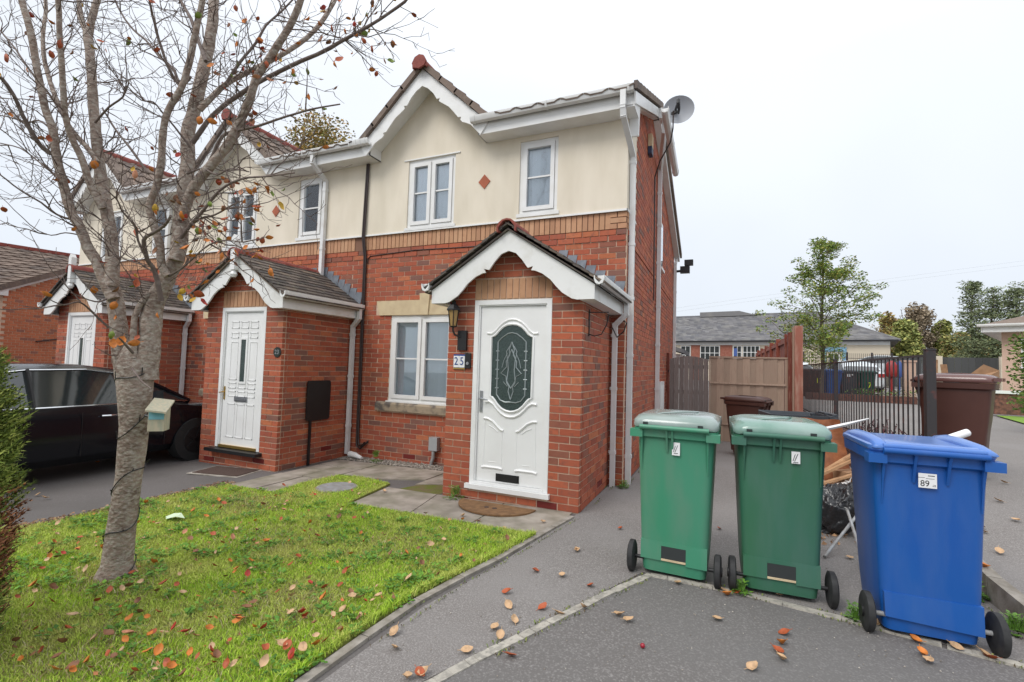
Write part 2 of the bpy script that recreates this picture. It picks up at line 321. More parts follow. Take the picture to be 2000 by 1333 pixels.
# setts
def sett_line(name, label, P, wd=.052):
    t = thing(name, label, 'sett line'); protos = []
    for k in range(6):
        L = RND.uniform(.085,.115); m = MB(); j = lambda: RND.uniform(-.003,.003)
        m.hexa([(-wd/2+j(),-L/2+j(),-.05),(wd/2+j(),-L/2+j(),-.05),(wd/2+j(),L/2+j(),-.05),(-wd/2+j(),L/2+j(),-.05),
                (-wd/2+j(),-L/2+j(),.012+j()),(wd/2+j(),-L/2+j(),.012+j()),(wd/2+j(),L/2+j(),.012+j()),(-wd/2+j(),L/2+j(),.012+j())])
        protos.append((L, m.mesh('sett', M_SETT)))
    for a, b in zip(P, P[1:]):
        a = Vector(a); b = Vector(b); d = b-a; s = 0; ang = math.atan2(-d.x, d.y)
        while s < d.length-.03:
            L, me = RND.choice(protos); c = a+d.normalized()*(s+L/2); s += L+.0015
            link('sett', me, t, Matrix.Translation((c.x, c.y, H(c.x, c.y))) @ Matrix.Rotation(ang+RND.uniform(-.03,.03), 4, 'Z'))
    return t
sett_line('sett_row', 'row of pale setts running from the bottom edge up to the left green bin', [(-.42,-4.85),(-.077,-4.087),(.014,-3.861),(.188,-3.468),(.432,-2.915),(.64,-2.50)])
sett_line('sett_row', 'row of pale worn setts passing in front of the green and blue bins', [(.66,-2.455),(1.271,-2.475),(1.553,-2.52),(1.906,-2.57),(2.232,-2.628),(2.70,-2.71)])
# paving slabs
pv = thing('paving', 'buff concrete slab paving in front of the brick porch and the front wall', 'paving')
def slab(P, mt=M_SLAB, name='slab', z=.012):
    c = Vector((sum(p[0] for p in P)/len(P), sum(p[1] for p in P)/len(P)))
    P = [(c.x+(p[0]-c.x)*(1-.006/max(.2,abs(p[0]-c.x)+.01)), c.y+(p[1]-c.y)*(1-.006/max(.2,abs(p[1]-c.y)+.01))) for p in P]
    tz = RND.uniform(-.004,.004)
    return sheet(name, P, z+tz, mt, thick=.04, parent=pv)
slab([(-2.41,-2.085),(-1.66,-2.10),(-1.80,-1.36),(-2.5,-1.34)])
slab([(-1.66,-2.10),(-.98,-2.11),(-.98,-1.34),(-1.80,-1.36)])
slab([(-.98,-2.11),(-.345,-2.12),(-.235,-1.5),(-.235,-1.34),(-.98,-1.34)])
slab([(-2.36,-1.33),(-1.79,-1.33),(-1.79,-.86),(-2.20,-.86)], M_MOSSY, 'slab', .004)['label'] = 'moss-covered slab beside the porch'
for x0, x1 in ((-3.45,-2.9),(-2.9,-2.3),(-2.3,-1.80)): slab([(x0,-1.08+(.03 if x0<-3 else 0)),(x1,-1.10 if x1<-2.5 else -.84),(x1,-.30),(x0,-.30)])
slab([(-4.22,-2.10),(-3.80,-2.11),(-3.80,-1.38),(-4.22,-1.36)]); slab([(-3.80,-2.11),(-3.47,-2.11),(-3.53,-1.62),(-3.50,-1.38),(-3.80,-1.38)])
slab([(-4.22,-1.35),(-3.86,-1.36),(-3.86,-.72),(-4.22,-.72)]); slab([(-3.86,-1.36),(-3.50,-1.37),(-3.45,-.74),(-3.86,-.74)])
slab([(-4.22,-.71),(-3.86,-.71),(-3.86,-.30),(-4.22,-.30)]); slab([(-3.86,-.73),(-3.45,-.73),(-3.45,-.30),(-3.86,-.30)])
m = MB()
for _ in range(2600):
    x = RND.uniform(-4.3,-1.79); y = RND.uniform(-.29,-.01); r = RND.uniform(.006,.015); z = H(x,y)+.008+RND.uniform(0,.012); a = RND.uniform(0,3)
    m.add([(x+r*cos(a),y+r*sin(a),z),(x-r*sin(a),y+r*cos(a),z),(x-r*cos(a),y-r*sin(a),z),(x+r*sin(a),y-r*cos(a),z),(x,y,z+r*.8),(x,y,z-r)], [(0,1,4),(1,2,4),(2,3,4),(3,0,4),(1,0,5),(2,1,5),(3,2,5),(0,3,5)])
m.build('gravel_strip', M_GRAVEL, label='strip of small gravel at the foot of the brick wall', cat='gravel', kind='stuff')
# kerb and retaining wall on the right
kb = thing('kerb', 'concrete kerb edge beside the blue bin holding up the higher tarmac', 'kerb')
yy = -9.0
while yy < -.65:
    y1 = min(yy+.9, -.62)
    MB().hexa([(2.72,yy+.004,-.1),(2.80,yy+.004,-.1),(2.80,y1-.004,-.1),(2.72,y1-.004,-.1),(2.72,yy+.004,HR(yy)+.015),(2.80,yy+.004,HR(yy)+.015),(2.80,y1-.004,HR(y1)+.015),(2.72,y1-.004,HR(y1)+.015)]).build('kerb_stone', M_KERB, kb)
    yy += .9
rw = thing('retaining_wall', 'low dark brick wall under the black railings', 'wall')
MB().box(3.02,3.18,.0,12.0,-.2,.435).build('wall_core', M_MORTB, rw)
MB().hexa([(2.74,-.62,-.1),(2.82,-.62,-.1),(3.18,.0,-.1),(3.0,.0,-.1),(2.74,-.62,.3),(2.82,-.62,.3),(3.18,.0,.435),(3.0,.0,.435)]).build('wall_end', M_WALLB, rw)
bme = MB().box(-.01,.01,-.107,.107,-.0325,.0325).mesh('brick', M_WALLB)
for r in range(6):
    for k in range(26 if r < 5 else 0):
        link('brick', bme, rw, (3.012, .13+k*.225+(.11 if r % 2 else 0), .02+r*.075+.02))
cop = MB().box(-.1,.1,-.107,.107,-.03,.03).mesh('brick', M_WALLB)
for k in range(53): link('coping_brick', cop, rw, (3.1, .11+k*.225, .467))

# ================================================================== TERRACE
PITCHX = 4.18
def openings_wall(m, x0, x1, z0, z1, ops, y0, y1, mi=0):
    xs = sorted({x0, x1, *[o[0] for o in ops], *[o[1] for o in ops]}); xs = [x for x in xs if x0 <= x <= x1]
    for a, b in zip(xs, xs[1:]):
        segs = [(z0, z1)]
        for o in ops:
            if o[0] <= a+1e-6 and o[1] >= b-1e-6:
                ns = []
                for s, e_ in segs:
                    if o[3] <= s or o[2] >= e_: ns.append((s, e_))
                    else:
                        if o[2] > s: ns.append((s, o[2]))
                        if o[3] < e_: ns.append((o[3], e_))
                segs = ns
        for s, e_ in segs: m.box(a, b, y0, y1, s, e_, mi)
BR = {}
def brick_mesh(L, kind='red', T=.05):
    key = (round(L, 3), kind)
    if key not in BR:
        bm = bmesh.new(); bmesh.ops.create_cube(bm, size=1)
        for v in bm.verts:
            v.co.x *= L; v.co.y *= T; v.co.z *= .0635
        me = bpy.data.meshes.new('brick'); bm.to_mesh(me); bm.free(); me.materials.append({'red': M_BRICK, 'buff': M_BUFF, 'vent': M_VENT}[kind]); BR[key] = me
    return BR[key]
def lay_bricks(span, rows, ops, place, keep=None, off=0.0, vents=(), rev=False):
    """span (u0,u1) in metres along the wall; gives (u, length, row, kind) of every brick"""
    for r in rows:
        z0, z1 = r*.075, r*.075+.075
        cuts = [span[0]]; iv = []
        bl = sorted([(o[0], o[1]) for o in ops if o[2] < z1-.03 and o[3] > z0+.03])
        s = span[0]
        for a, b in bl:
            if a > s+.02: iv.append((s, a))
            s = max(s, b)
        if s < span[1]-.02: iv.append((s, span[1]))
        ph = (off+(.1125 if r % 2 else 0)) % .225
        for a, b in iv:
            # joints run on one continuous grid over the wall
            k0 = math.floor((a-span[0]+ph)/.225)
            x = a
            while x < b-.012:
                nx = span[0]-ph+(k0+1)*.225; k0 += 1
                if nx - x < .03: continue
                e_ = min(nx, b)
                if b-e_ < .03: e_ = b
                L = e_-x-.012
                if L > .02:
                    u = (x+e_)/2
                    kd = 'vent' if any(abs(u-vx) < .12 and abs(r-vr) < .1 for vx, vr in vents) else 'red'
                    if keep is None or keep(u, z0+.0375, L): place(u, round(L, 2) if L < .2 else .213, r, kd)
                x = e_
def brick_set(wall_front, wall_part, budget, T=.05):
    """wall_front(u,z)->matrix of brick centre; nearest bricks become objects, the rest one mesh"""
    pass
def emit(bricks, parent, budget):
    """bricks: list of (Matrix, length, kind). The biggest in view become parts; the rest one joined part."""
    bricks.sort(key=lambda b: (b[0].translation+parent_off(parent)-CAM).length)
    for Mx, L, kd in bricks[:budget]: link('brick', brick_mesh(L, kd), parent, Mx)
    rest = bricks[budget:]
    if rest:
        m = MB()
        for Mx, L, kd in rest:
            c = [Mx @ Vector((sx*L/2, sy*.025, sz*.03275)) for sx, sy, sz in ((-1,-1,-1),(1,-1,-1),(1,1,-1),(-1,1,-1),(-1,-1,1),(1,-1,1),(1,1,1),(-1,1,1))]
            m.hexa(c, {'red': 0, 'buff': 1, 'vent': 2}[kd])
        m.build('brickwork', [M_BRICK, M_BUFF, M_VENT], parent, kind='stuff')
def parent_off(o):
    v = Vector()
    while o: v += o.location; o = o.parent
    return v
def window(house, x0, x1, z0, z1, y, sashes, bar_f=.5, blind=M_BLIND, cill=True, net=False):
    f = MB(); fw = .05
    f.box(x0,x1,y-.02,y+.05,z0,z0+fw); f.box(x0,x1,y-.02,y+.05,z1-fw,z1); f.box(x0,x0+fw,y-.02,y+.05,z0+fw,z1-fw); f.box(x1-fw,x1,y-.02,y+.05,z0+fw,z1-fw)
    if cill: f.box(x0-.03,x1+.03,y-.055,y-.021,z0-.035,z0+.012)
    n = sashes; W = (x1-x0-2*fw)/n
    if n == 2: f.box(x0+fw+W-.012,x0+fw+W+.012,y-.018,y+.05,z0+fw,z1-fw)
    w = f.build('window', M_PVC, house, smooth=None)
    for k in range(n):
        a = x0+fw+k*W+.004+(.010 if k else 0); b = a+W-.008-(.010 if n == 2 else 0); c = z0+fw+.004; d = z1-fw-.004; s = .055
        q = MB()
        for (p0, p1, r0, r1) in ((a,b,c,c+s),(a,b,d-s,d),(a,a+s,c+s,d-s),(b-s,b,c+s,d-s)): q.box(p0,p1,y-.038,y+.02,r0,r1)
        zb = c+s+(d-c-2*s)*bar_f; q.box(a+s,b-s,y-.018,y+.0,zb-.011,zb+.011)
        q.build('sash', M_PVC, w)
        MB().box(a+s-.003,b-s+.003,y+.002,y+.010,c+s-.003,d-s+.003).build('pane', M_GLASS, w)
        bl = MB(); x = a+s-.02; yb = y+.055
        while x < b-s+.02:
            sw = .080; t = RND.uniform(.08,.15) if not net else RND.uniform(.0,.5)
            t = -t; bl.hexa([(x,yb+sw*t/2,c),(x+sw,yb-sw*t/2,c),(x+sw,yb-sw*t/2+.002,c),(x,yb+sw*t/2+.002,c),(x,yb+sw*t/2,d),(x+sw,yb-sw*t/2,d),(x+sw,yb-sw*t/2+.002,d),(x,yb+sw*t/2+.002,d)])
            x += sw*(.9 if not net else .8)
        bl.build('blind', blind, w, kind='stuff')
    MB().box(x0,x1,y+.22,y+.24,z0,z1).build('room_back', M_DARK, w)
    return w
def gutter(m, a, b, r=.056, lip=.02):
    a = Vector(a); b = Vector(b); d = (b-a).normalized(); s = d.cross(Vector((0,0,1))).normalized()
    prof = [(-r,0),(-r,-.035),(-r*.7,-.075),(0,-.088),(r*.7,-.075),(r,-.035),(r,0),(r-.008,0),(r-.012,-.03),(0,-.07),(-r+.012,-.03),(-r+.008,0)]
    m.loft([[p+s*x+Vector((0,0,z)) for x, z in prof] for p in (a, b)])
    L = (b-a).length; n = max(2, int(L/.8))
    for k in range(n+1):
        c = a+d*(.06+(L-.12)*k/n); m.loft([[c+d*dd+s*x*1.09+Vector((0,0,z*1.08+.001)) for x, z in prof[:7]]+[c+d*dd+s*x+Vector((0,0,.004)) for x in (r*.6,-r*.6)] for dd in (-.014,.014)])
def sqpipe(m, pts, w=.062, clips=()):
    pts = [Vector(p) for p in pts]
    for a, b in zip(pts, pts[1:]):
        d = (b-a).normalized()*w*.35; m.bar(a-d*(a != pts[0]), b+d*(b != pts[-1]), w, w*.97, up=(0,1,0))
    for z in clips:
        a, b = [(p, q) for p, q in zip(pts, pts[1:]) if min(p.z, q.z) <= z <= max(p.z, q.z)][-1]
        c = a+(b-a)*((z-a.z)/(b.z-a.z)) if abs(b.z-a.z) > 1e-6 else a
        m.box(c.x-w*.6, c.x+w*.6, c.y-w*.56, c.y+w*.56, z-.022, z+.022); m.box(c.x-w*.95, c.x+w*.2, c.y-.012+w*.2, c.y+w*.5, z-.018, z+.018)
BARGE = [(-.75,2.116),(-.70,2.128),(-.60,2.19),(-.53,2.26),(-.475,2.325),(-.385,2.392),(-.30,2.428),(-.262,2.432),(-.283,2.475),(-.222,2.460),(-.16,2.544),(-.085,2.622),(0,2.652),
         (.085,2.622),(.16,2.544),(.222,2.460),(.283,2.475),(.262,2.432),(.30,2.428),(.385,2.392),(.475,2.325),(.53,2.26),(.60,2.19),(.70,2.128),(.75,2.116)]
TL = {}
def plain_tile(w=.163, L=.16, t=.020, mt=M_PTILE, nm='roof_tile'):
    k = (w, L, nm)
    if k not in TL:
        TL[k] = [MB().hexa([(-w/2+RND.uniform(0,.003),-.005+RND.uniform(-.006,.004),0),(w/2,-.005+RND.uniform(-.006,.004),0),(w/2,L,-.012),(-w/2,L,-.012),
                 (-w/2,-.005,t),(w/2,-.005,t+RND.uniform(-.002,.003)),(w/2,L,t-.018),(-w/2,L,t-.018)]).mesh(nm, mt) for _ in range(4)]
    return RND.choice(TL[k])
def wave_tile(w=.30, L=.36, t=.018, mt=M_TILE):
    if 'wave' not in TL:
        n = 8; P = [(-w/2+w*i/n, .028*max(0, cos(2*pi*i/n*1.0))**1.2+.004) for i in range(n+1)]
        top = [(x, -.01, z+t) for x, z in P]+[(x, L, z+t-.03) for x, z in P]; bot = [(x, -.01, z) for x, z in P]+[(x, L, z-.03) for x, z in P]
        fs = []; q = n+1; o = 2*q
        for i in range(n): fs += [(i,i+1,q+i+1,q+i),(o+i+1,o+i,o+q+i,o+q+i+1),(i,o+i,o+i+1,i+1)]
        fs += [(0,q,o+q,o),(n,o+n,o+q+n,q+n)]
        TL['wave'] = MB().add(top+bot, fs).mesh('roof_tile', mt)
    return TL['wave']
def slope_matrix(org, u, up): # org at eave corner, u along eave, up the slope
    u = Vector(u).normalized(); v = Vector(up).normalized(); n = u.cross(v).normalized()
    return lambda a, b, c=0: Matrix(((u.x,v.x,n.x,0),(u.y,v.y,n.y,0),(u.z,v.z,n.z,0),(0,0,0,1))) , (Vector(org), u, v, n)
def tiles(parent, org, u, up, nu, nv, du, dv, mesh_fn, skip=None, joined=False, first_off=0):
    _, (O, U, V, NN) = slope_matrix(org, u, up)
    m = MB()
    for j in range(nv):
        for i in range(-1 if (j % 2 and first_off) else 0, nu):
            a = (i+.5+(.5 if (j % 2 and first_off) else 0))*du; e0 = 0
            if first_off and (a < du*.5 or a > nu*du-du*.5): a = min(max(a, du*.5), nu*du-du*.5); e0 = .003
            p = O+U*a+V*(j*dv)+NN*(.012+e0)
            if skip and skip(p, a, j*dv): continue
            me = mesh_fn()
            Mx = Matrix(((U.x,V.x,NN.x,p.x),(U.y,V.y,NN.y,p.y),(U.z,V.z,NN.z,p.z),(0,0,0,1)))
            if joined: m.add([Mx @ v.co for v in me.vertices], [tuple(q.vertices) for q in me.polygons])
            else: link('roof_tile', me, parent, Mx)
    if joined: m.build('roof_tiling', list(mesh_fn().materials), parent, kind='stuff')
def half_ridge(r=.12, L=.44):
    if 'ridge' not in TL:
        ring = lambda y, s: [(s*r*cos(radians(a)), y, s*r*.85*sin(radians(a))) for a in (-20,10,40,65,90,115,140,170,200)]+[(s*(r-.02)*cos(radians(a)), y, (s*r-.02)*.85*sin(radians(a))) for a in (200,170,115,90,65,10,-20)]
        TL['ridge'] = MB().loft([ring(0,1.04), ring(.03,1.04), ring(.031,1), ring(L,1)]).mesh('ridge_tile', M_RIDGE, 35)
    return TL['ridge']

def make_house(k, label):
    ox = -PITCHX*k
    house = thing('brick_house', label, 'house', (ox, 0, 0), group='terraced brick houses in a row')
    PX0, PX1, PY = -1.75, -.177, -1.339; DX0, DX1, DZ0, DZ1 = -1.414, -.51, .155, 2.158
    gw = (-3.60, -2.45, .84, 2.165); w1 = (-3.37, -2.53, 3.50, 4.57); w2 = (-1.49, -.93, 3.53, 4.57)
    # ---- walls (mortar core, bricks laid on it)
    wall = MB()
    openings_wall(wall, -PITCHX, -.001, -.35, 3.225, [gw, (PX0+.1,PX1-.1,-.4,2.2)], .004, .20)
    openings_wall(wall, PX0+.006, PX1-.006, -.35, 2.24, [(DX0,DX1,.10,DZ1)], PY+.004, PY+.12)
    for x0, x1 in ((PX0+.006, PX0+.12), (PX1-.12, PX1-.006)): wall.box(x0, x1, PY+.12, .006, -.35, 2.24)
    wall.prism([(PX0+.006,2.24),(PX1-.006,2.24),(-.955,2.75)], lambda a,b,c: (a, PY+.006+c, b), .11)
    if k == 0:
        wall.box(-.2, -.006, .2, 6.5, -.35, 3.2)
        wall.prism([(.63,3.2),(6.5,3.2),(6.5,4.38),(2.3,5.80),(.63,5.15)], lambda a,b,c: (-.006-c, a, b), .2)
    wall = wall.build('wall', M_MORT, house)
    B = []
    def Fm(x, y, z): return Matrix.Translation((x, y+.023+RND.uniform(-.0015,.0015), z))
    # porch front
    n = []
    lay_bricks((PX0, PX1), range(-3, 37), [(DX0,DX1,.10,DZ1+.24)], lambda u,L,r,kd: B.append((Fm(u, PY, r*.075+.0375), L, kd)),
               keep=lambda u,z,L: z < 2.2 or z < 2.80-abs(u+.955)*.70, vents=[(-.42,0),(-1.5,-1)])
    # porch sides
    for sx in (PX0, PX1):
        lay_bricks((PY+.05, -.01), range(-3, 30), [], lambda u,L,r,kd: B.append((Matrix.Translation((sx-(.023 if sx==PX1 else -.023)+RND.uniform(-.0015,.0015), u, r*.075+.0375)) @ Matrix.Rotation(pi/2,4,'Z'), L, kd)), off=.06, vents=[(-.55,1)])
    # main wall
    lint = (-3.90, -2.30, 2.165, 2.40); sillo = (-3.80, -2.30, .70, .845)
    lay_bricks((-PITCHX, 0), range(-3, 43), [gw, lint, sillo, (PX0+.03,PX1-.03,-.5,2.2)],
               lambda u,L,r,kd: B.append((Fm(u, 0 if r < 41 else -.010, r*.075+.0375), L, kd)), vents=[(-3.9,0),(-3.1,0)])
    if k == 0:
        S = []
        lay_bricks((.05, 6.5), range(-3, 78), [], lambda u,L,r,kd: S.append((Matrix.Translation((-.023+(.010 if 41<=r<43 else 0)+RND.uniform(-.0015,.0015), u, r*.075+.0375)) @ Matrix.Rotation(pi/2,4,'Z'), L, kd)),
                   keep=lambda u,z,L: (z < 3.2 or u > .62) and z < min(5.85-(2.3-u)*.415, 5.85-(u-2.3)*.344)-.06)
        B += S
    emit(B, wall, 290 if k < 2 else 0)
    # soldier courses
    sold = brick_mesh(.215, 'buff')
    RX = Matrix.Rotation(pi/2, 4, 'Y')
    Bs = [Matrix.Translation((-PITCHX+.0375+.075*i, .023-.012, 3.3375)) @ RX for i in range(53)]
    for i in range(12): Bs.append(Matrix.Translation((DX0+.0375+.0755*i, PY+.020, DZ1+.12)) @ RX)
    if k < 2:
        for Mx in Bs: link('soldier_brick', sold, wall, Mx)
    else:
        mm = MB()
        for Mx in Bs: mm.add([Mx @ v.co for v in sold.vertices], [tuple(q.vertices) for q in sold.polygons])
        mm.build('soldier_course', M_BUFF, wall, kind='stuff')
    mm = MB(); mm.box(-PITCHX, -.006, -.002, .2, 3.226, 3.449)
    if k == 0: mm.box(-.2,-.005,.2,.60,3.226,3.449)
    mm.build('band_mortar', M_MORTB, house)
    if k == 0:
        for r in range(43,46):
            for u, L in ((-.06,.11),(-.175,.095)) if r % 2 else ((-.11,.2),): link('brick', brick_mesh(round(L,3),'buff'), wall, Matrix.Translation((u+.0,.010,r*.075+.0375)))
            for q in range(3): link('brick', brick_mesh(.215 if q < 2 else .1,'buff'), wall, Matrix.Translation((-.020,.14+q*.225-(0.05 if q==2 else 0),r*.075+.0375)) @ Matrix.Rotation(pi/2,4,'Z'))
    # ---- rendered upper storey
    rn = MB()
    openings_wall(rn, -PITCHX+(.0), 0, 3.452, 4.78, [w1, w2], -.03, .2)
    rn.prism([(-3.93,4.78),(-2.02,4.78),(-2.97,5.72)], lambda a,b,c: (a,-.03+c,b), .2)
    if k == 0: rn.box(-.2, 0, .2, .62, 3.452, 5.02)
    rn.build('rendered_wall', M_REND, house)
    bd = MB(); bd.box(-PITCHX, .012, -.045, -.031, 3.445, 3.47)
    if k == 0: bd.box(.001, .014, -.045, .62, 3.445, 3.47)
    bd.build('bell_bead', M_PVCD, house)
    MB().prism([(0,-.105),(.095,0),(0,.105),(-.095,0)], lambda a,b,c: (-2.035+a, -.03-c, 4.075+b), .012).build('terracotta_diamond', M_DIAM, house)
    window(house, *w1[:2], *w1[2:], .01, 2, .52, net=True); window(house, *w2[:2], *w2[2:], .01, 1, .5, net=True)
    lw = MB(); lw.box(w1[0]-.08,w1[1]+.08,-.045,-.031,w1[3],w1[3]+.018)
    lw.build('lintel_edge', M_PVCD, house)
    window(house, *gw[:2], *gw[2:], .03, 2, .5)
    MB().prism([(-.80,0),(.80,0),(.86,.225),(-.86,.225)], lambda a,b,c: (-3.02+a, -.022+c, 2.168+b), .1).build('stone_lintel', M_STONE, house)
    MB().prism([(-.065,0),(.065,0),(.09,.325),(-.09,.325)], lambda a,b,c: (-2.975+a, -.045+c, 2.166+b), .06).build('keystone', M_STONE, house)
    MB().prism([(-.06,.70),(.01,.70),(.01,.835),(-.02,.835),(-.06,.80)], lambda a,b,c: (-3.80+c, a, b), 1.6).build('stone_sill', M_SILL, house)
    # ---- porch door
    make_door(house, k, DX0, DX1, DZ0, DZ1, PY)
    # ---- porch roof
    CX = -.955; YF = -1.50
    top = [(.93,2.16),(.93,2.262),(0,2.868),(-.93,2.262),(-.93,2.116)]
    poly = [(-.93,2.116)]+BARGE+[(.93,2.116),(.93,2.262),(0,2.868),(-.93,2.262)]
    MB().prism(poly, lambda a,b,c: (CX+a, YF+c, b), .022).build('bargeboard', M_PVCD, house)
    for s in (-1, 1):
        fb = MB(); fb.box(CX+s*.93, CX+s*.908, YF+.023, -.03, 2.116, 2.262); fb.box(CX+s*.906, CX+s*.775, YF+.023, -.03, 2.116, 2.128)
        fb.build('fascia', M_PVCD, house)
        g = MB(); gutter(g, (CX+s*.985, YF-.06, 2.335), (CX+s*.985, -.04, 2.335), .05)
        g.build('porch_gutter', M_PVC, house, smooth=30)
    dp = MB(); sqpipe(dp, [(CX+.985,-.10,2.26),(CX+.985,-.10,2.12),(CX+.845,-.075,1.99),(CX+.845,-.075,-.02)], .058, (1.86,.42,1.2)); dp.build('porch_downpipe', M_PVCW, house)
    sl = hypot(.93+.09, .66); nrm = None
    for s in (-1, 1):
        O = (CX+s*1.02, -1.56 if s > 0 else -.02, 2.235+.02); U = (0,1,0) if s > 0 else (0,-1,0)
        tiles(house, O, U, (-s*.842, 0, .545), 9, 12, .171, .099, plain_tile, first_off=1)
        dk = MB(); a = (CX+s*1.0, 2.24); b = (CX, 2.24+.66)
        dk.hexa([(a[0],-1.53,a[1]-.01),(a[0],-.01,a[1]-.01),(b[0],-.01,b[1]-.03),(b[0],-1.53,b[1]-.03),(a[0],-1.53,a[1]+.008),(a[0],-.01,a[1]+.008),(b[0],-.01,b[1]-.012),(b[0],-1.53,b[1]-.012)])
        dk.build('roof_deck', M_PTILE, house)
    for i in range(4): link('ridge_tile', half_ridge(), house, Matrix.Translation((CX, -1.58+i*.40, 2.872)) @ Matrix.Rotation(-.035 if i else .0,4,'X') @ Matrix.Diagonal((.92,.9,.8 if i else 1,1)))
    for i in range(1, 8):                   # stepped lead flashing on both sides
        for s in (-1, 1):
            q = .067+.1263*i; z = 3.07-.0745*i; P_ = [(q,z),(q-.125,z+.006),(q-.16,z-.10),(q-.05,z-.26)]
            MB().prism([(CX+s*a, b) for a, b in P_], lambda a,b,c: (a,-.006-.004*(i%2)-c,b), .003).build('flashing', M_LEAD, house)
    if k > 0:
        fn = MB(); fn.box(CX-.045,CX+.045,YF-.075,YF-.002,2.66,3.10); fn.tube([(CX,YF-.04,2.66),(CX,YF-.04,2.60),(CX,YF-.04,2.56)],[.02,.05,.03],8); fn.prism([(-.045,0),(.045,0),(0,.06)], lambda a,b,c:(CX+a,YF-.075+c,3.10+b), .07)
        fn.build('finial', M_PVCD, house)
    # ---- eaves and main roof
    EY = -.30
    segs = [(-PITCHX, -3.92), (-2.02, 0.0)]
    for x0, x1 in segs:
        ev = MB(); ev.box(x0, x1, EY, EY+.02, 4.64, 4.80); ev.box(x0, x1, EY+.021, -.031, 4.64, 4.652)
        ev.build('fascia', M_PVC, house)
    MB().prism([(EY,4.64),(-.031,4.64),(-.031,4.95),(EY,4.80)], lambda a,b,c: (-2.022+c, a, b), .012).build('soffit_end', M_PVC, house)
    MB().prism([(EY,4.64),(-.031,4.64),(-.031,4.95),(EY,4.80)], lambda a,b,c: (-3.932+c, a, b), .012).build('soffit_end', M_PVC, house)
    gt = MB(); gutter(gt, (-PITCHX+(.0 if k < 2 else -.1), EY-.062, 4.865), (-3.88, EY-.062, 4.865)); gt.build('gutter', M_PVCW, house, smooth=30); gt = MB(); gutter(gt, (-2.10, EY-.062, 4.865), ((.12 if k == 0 else -.0), EY-.062, 4.865))
    gt.build('gutter', M_PVCW, house, smooth=30)
    # gable bargeboard with scallops
    gx = -2.975
    inner = [(-1.00,4.63),(-.93,4.70),(-.84,4.80),(-.76,4.84),(-.70,4.865),(-.67,4.90),(-.685,4.94),(-.63,4.945),(-.56,5.03),(-.47,5.13),(-.35,5.21),(-.30,5.245),(-.315,5.29),(-.262,5.285),(-.20,5.38),(-.10,5.48),(0,5.535)]
    inner = inner+[(-a, b) for a, b in inner[::-1][1:]]
    poly = inner+[(1.08,4.63+.11),(1.10,4.80),(0,5.79),(-1.10,4.80),(-1.08,4.74)]
    MB().prism(poly, lambda a,b,c: (gx+a, EY-.022+c, b), .02).build('bargeboard', M_PVC, house)
    for s in (-1, 1):   # sloping soffit behind the bargeboard
        sf = MB(); sf.hexa([(gx+s*1.03,EY,4.72),(gx+s*1.03,-.031,4.72),(gx,-.031,5.64),(gx,EY,5.64),(gx+s*1.03,EY,4.74),(gx+s*1.03,-.031,4.74),(gx,-.031,5.66),(gx,EY,5.66)])
        sf.build('gable_soffit', M_PVC, house)
    RY, RZ = 2.3, 5.93
    zroof = lambda y: 4.80+(y+.36)*.4248
    # gable roof slopes
    sgn_len = hypot(1.14, 1.03)
    for s in (-1, 1):
        up = Vector((-s*1.10, 0, .99)).normalized()
        O = (gx+s*1.16, EY-.055 if s > 0 else 2.35, 4.80); U = (0,1,0) if s > 0 else (0,-1,0)
        sk = lambda p, a, b: p.z < zroof(p.y)-.06
        nu = 8; O2 = Vector(O)
        if s < 0: O2.y = EY-.055+nu*.30
        tiles(house, O2, U, up, nu, 5, .30, .30, wave_tile, skip=sk)
        dk = MB(); dk.hexa([(gx+s*1.12,EY-.03,4.79),(gx+s*1.12,.2,4.79),(gx,2.3,5.80),(gx,EY-.03,5.80),(gx+s*1.12,EY-.03,4.83),(gx+s*1.12,.2,4.83),(gx,2.3,5.86),(gx,EY-.03,5.84)])
        dk.build('roof_deck', M_TILE, house)
        for j in range(4):   # verge tiles seen end on
            a = Vector((gx+s*(1.14-j*.262), EY-.07, 4.84+j*.236)); b = Vector((gx+s*(1.14-(j+1)*.262-.01), EY-.07, 4.84+(j+1)*.236+.03))
            nn = Vector((s*.66,0,.75)); MB().hexa([a-nn*.06, a-nn*.06+Vector((0,.12,0)), b-nn*.06+Vector((0,.12,0)), b-nn*.06, a+nn*.03, a+nn*.03+Vector((0,.2,0)), b+nn*.01+Vector((0,.2,0)), b+nn*.01]).build('verge_tile', M_TILE, house)
    for i in range(6): link('ridge_tile', half_ridge(), house, Matrix.Translation((gx, EY-.12+i*.42, 5.80)))
    MB().prism([(-.10,0),(-.13,.07),(-.08,.16),(0,.19),(.08,.16),(.13,.07),(.10,0),(0,-.03)], lambda a,b,c: (gx+a*.95, EY-.135+c, 5.77+b*.95), .03).build('ridge_end', M_RIDGE, house)
    # main slopes
    x1 = .13 if k == 0 else 0.0; x0 = -PITCHX-(.13 if k == 2 else 0)
    nu = int(round((x1-x0)/.30)); 
    tiles(house, (x0, -.40, 4.80), (1,0,0), (0, 1, .4248), nu, 10, (x1-x0)/nu, .29, wave_tile, joined=True, skip=lambda p,a,b: abs(p.x-gx) < 1.10-(p.z-4.82)*1.08)
    tiles(house, (x1, 6.80, 4.38), (-1,0,0), (0, -1, .344), nu, 16, (x1-x0)/nu, .29, wave_tile, joined=True)
    dk = MB()
    for q0, q1 in ((x0, -3.94), (-2.01, x1-.02)): dk.hexa([(q0,-.33,4.79),(q1,-.33,4.79),(q1,RY,RZ-.06),(q0,RY,RZ-.06),(q0,-.33,4.815),(q1,-.33,4.815),(q1,RY,RZ-.03),(q0,RY,RZ-.03)])
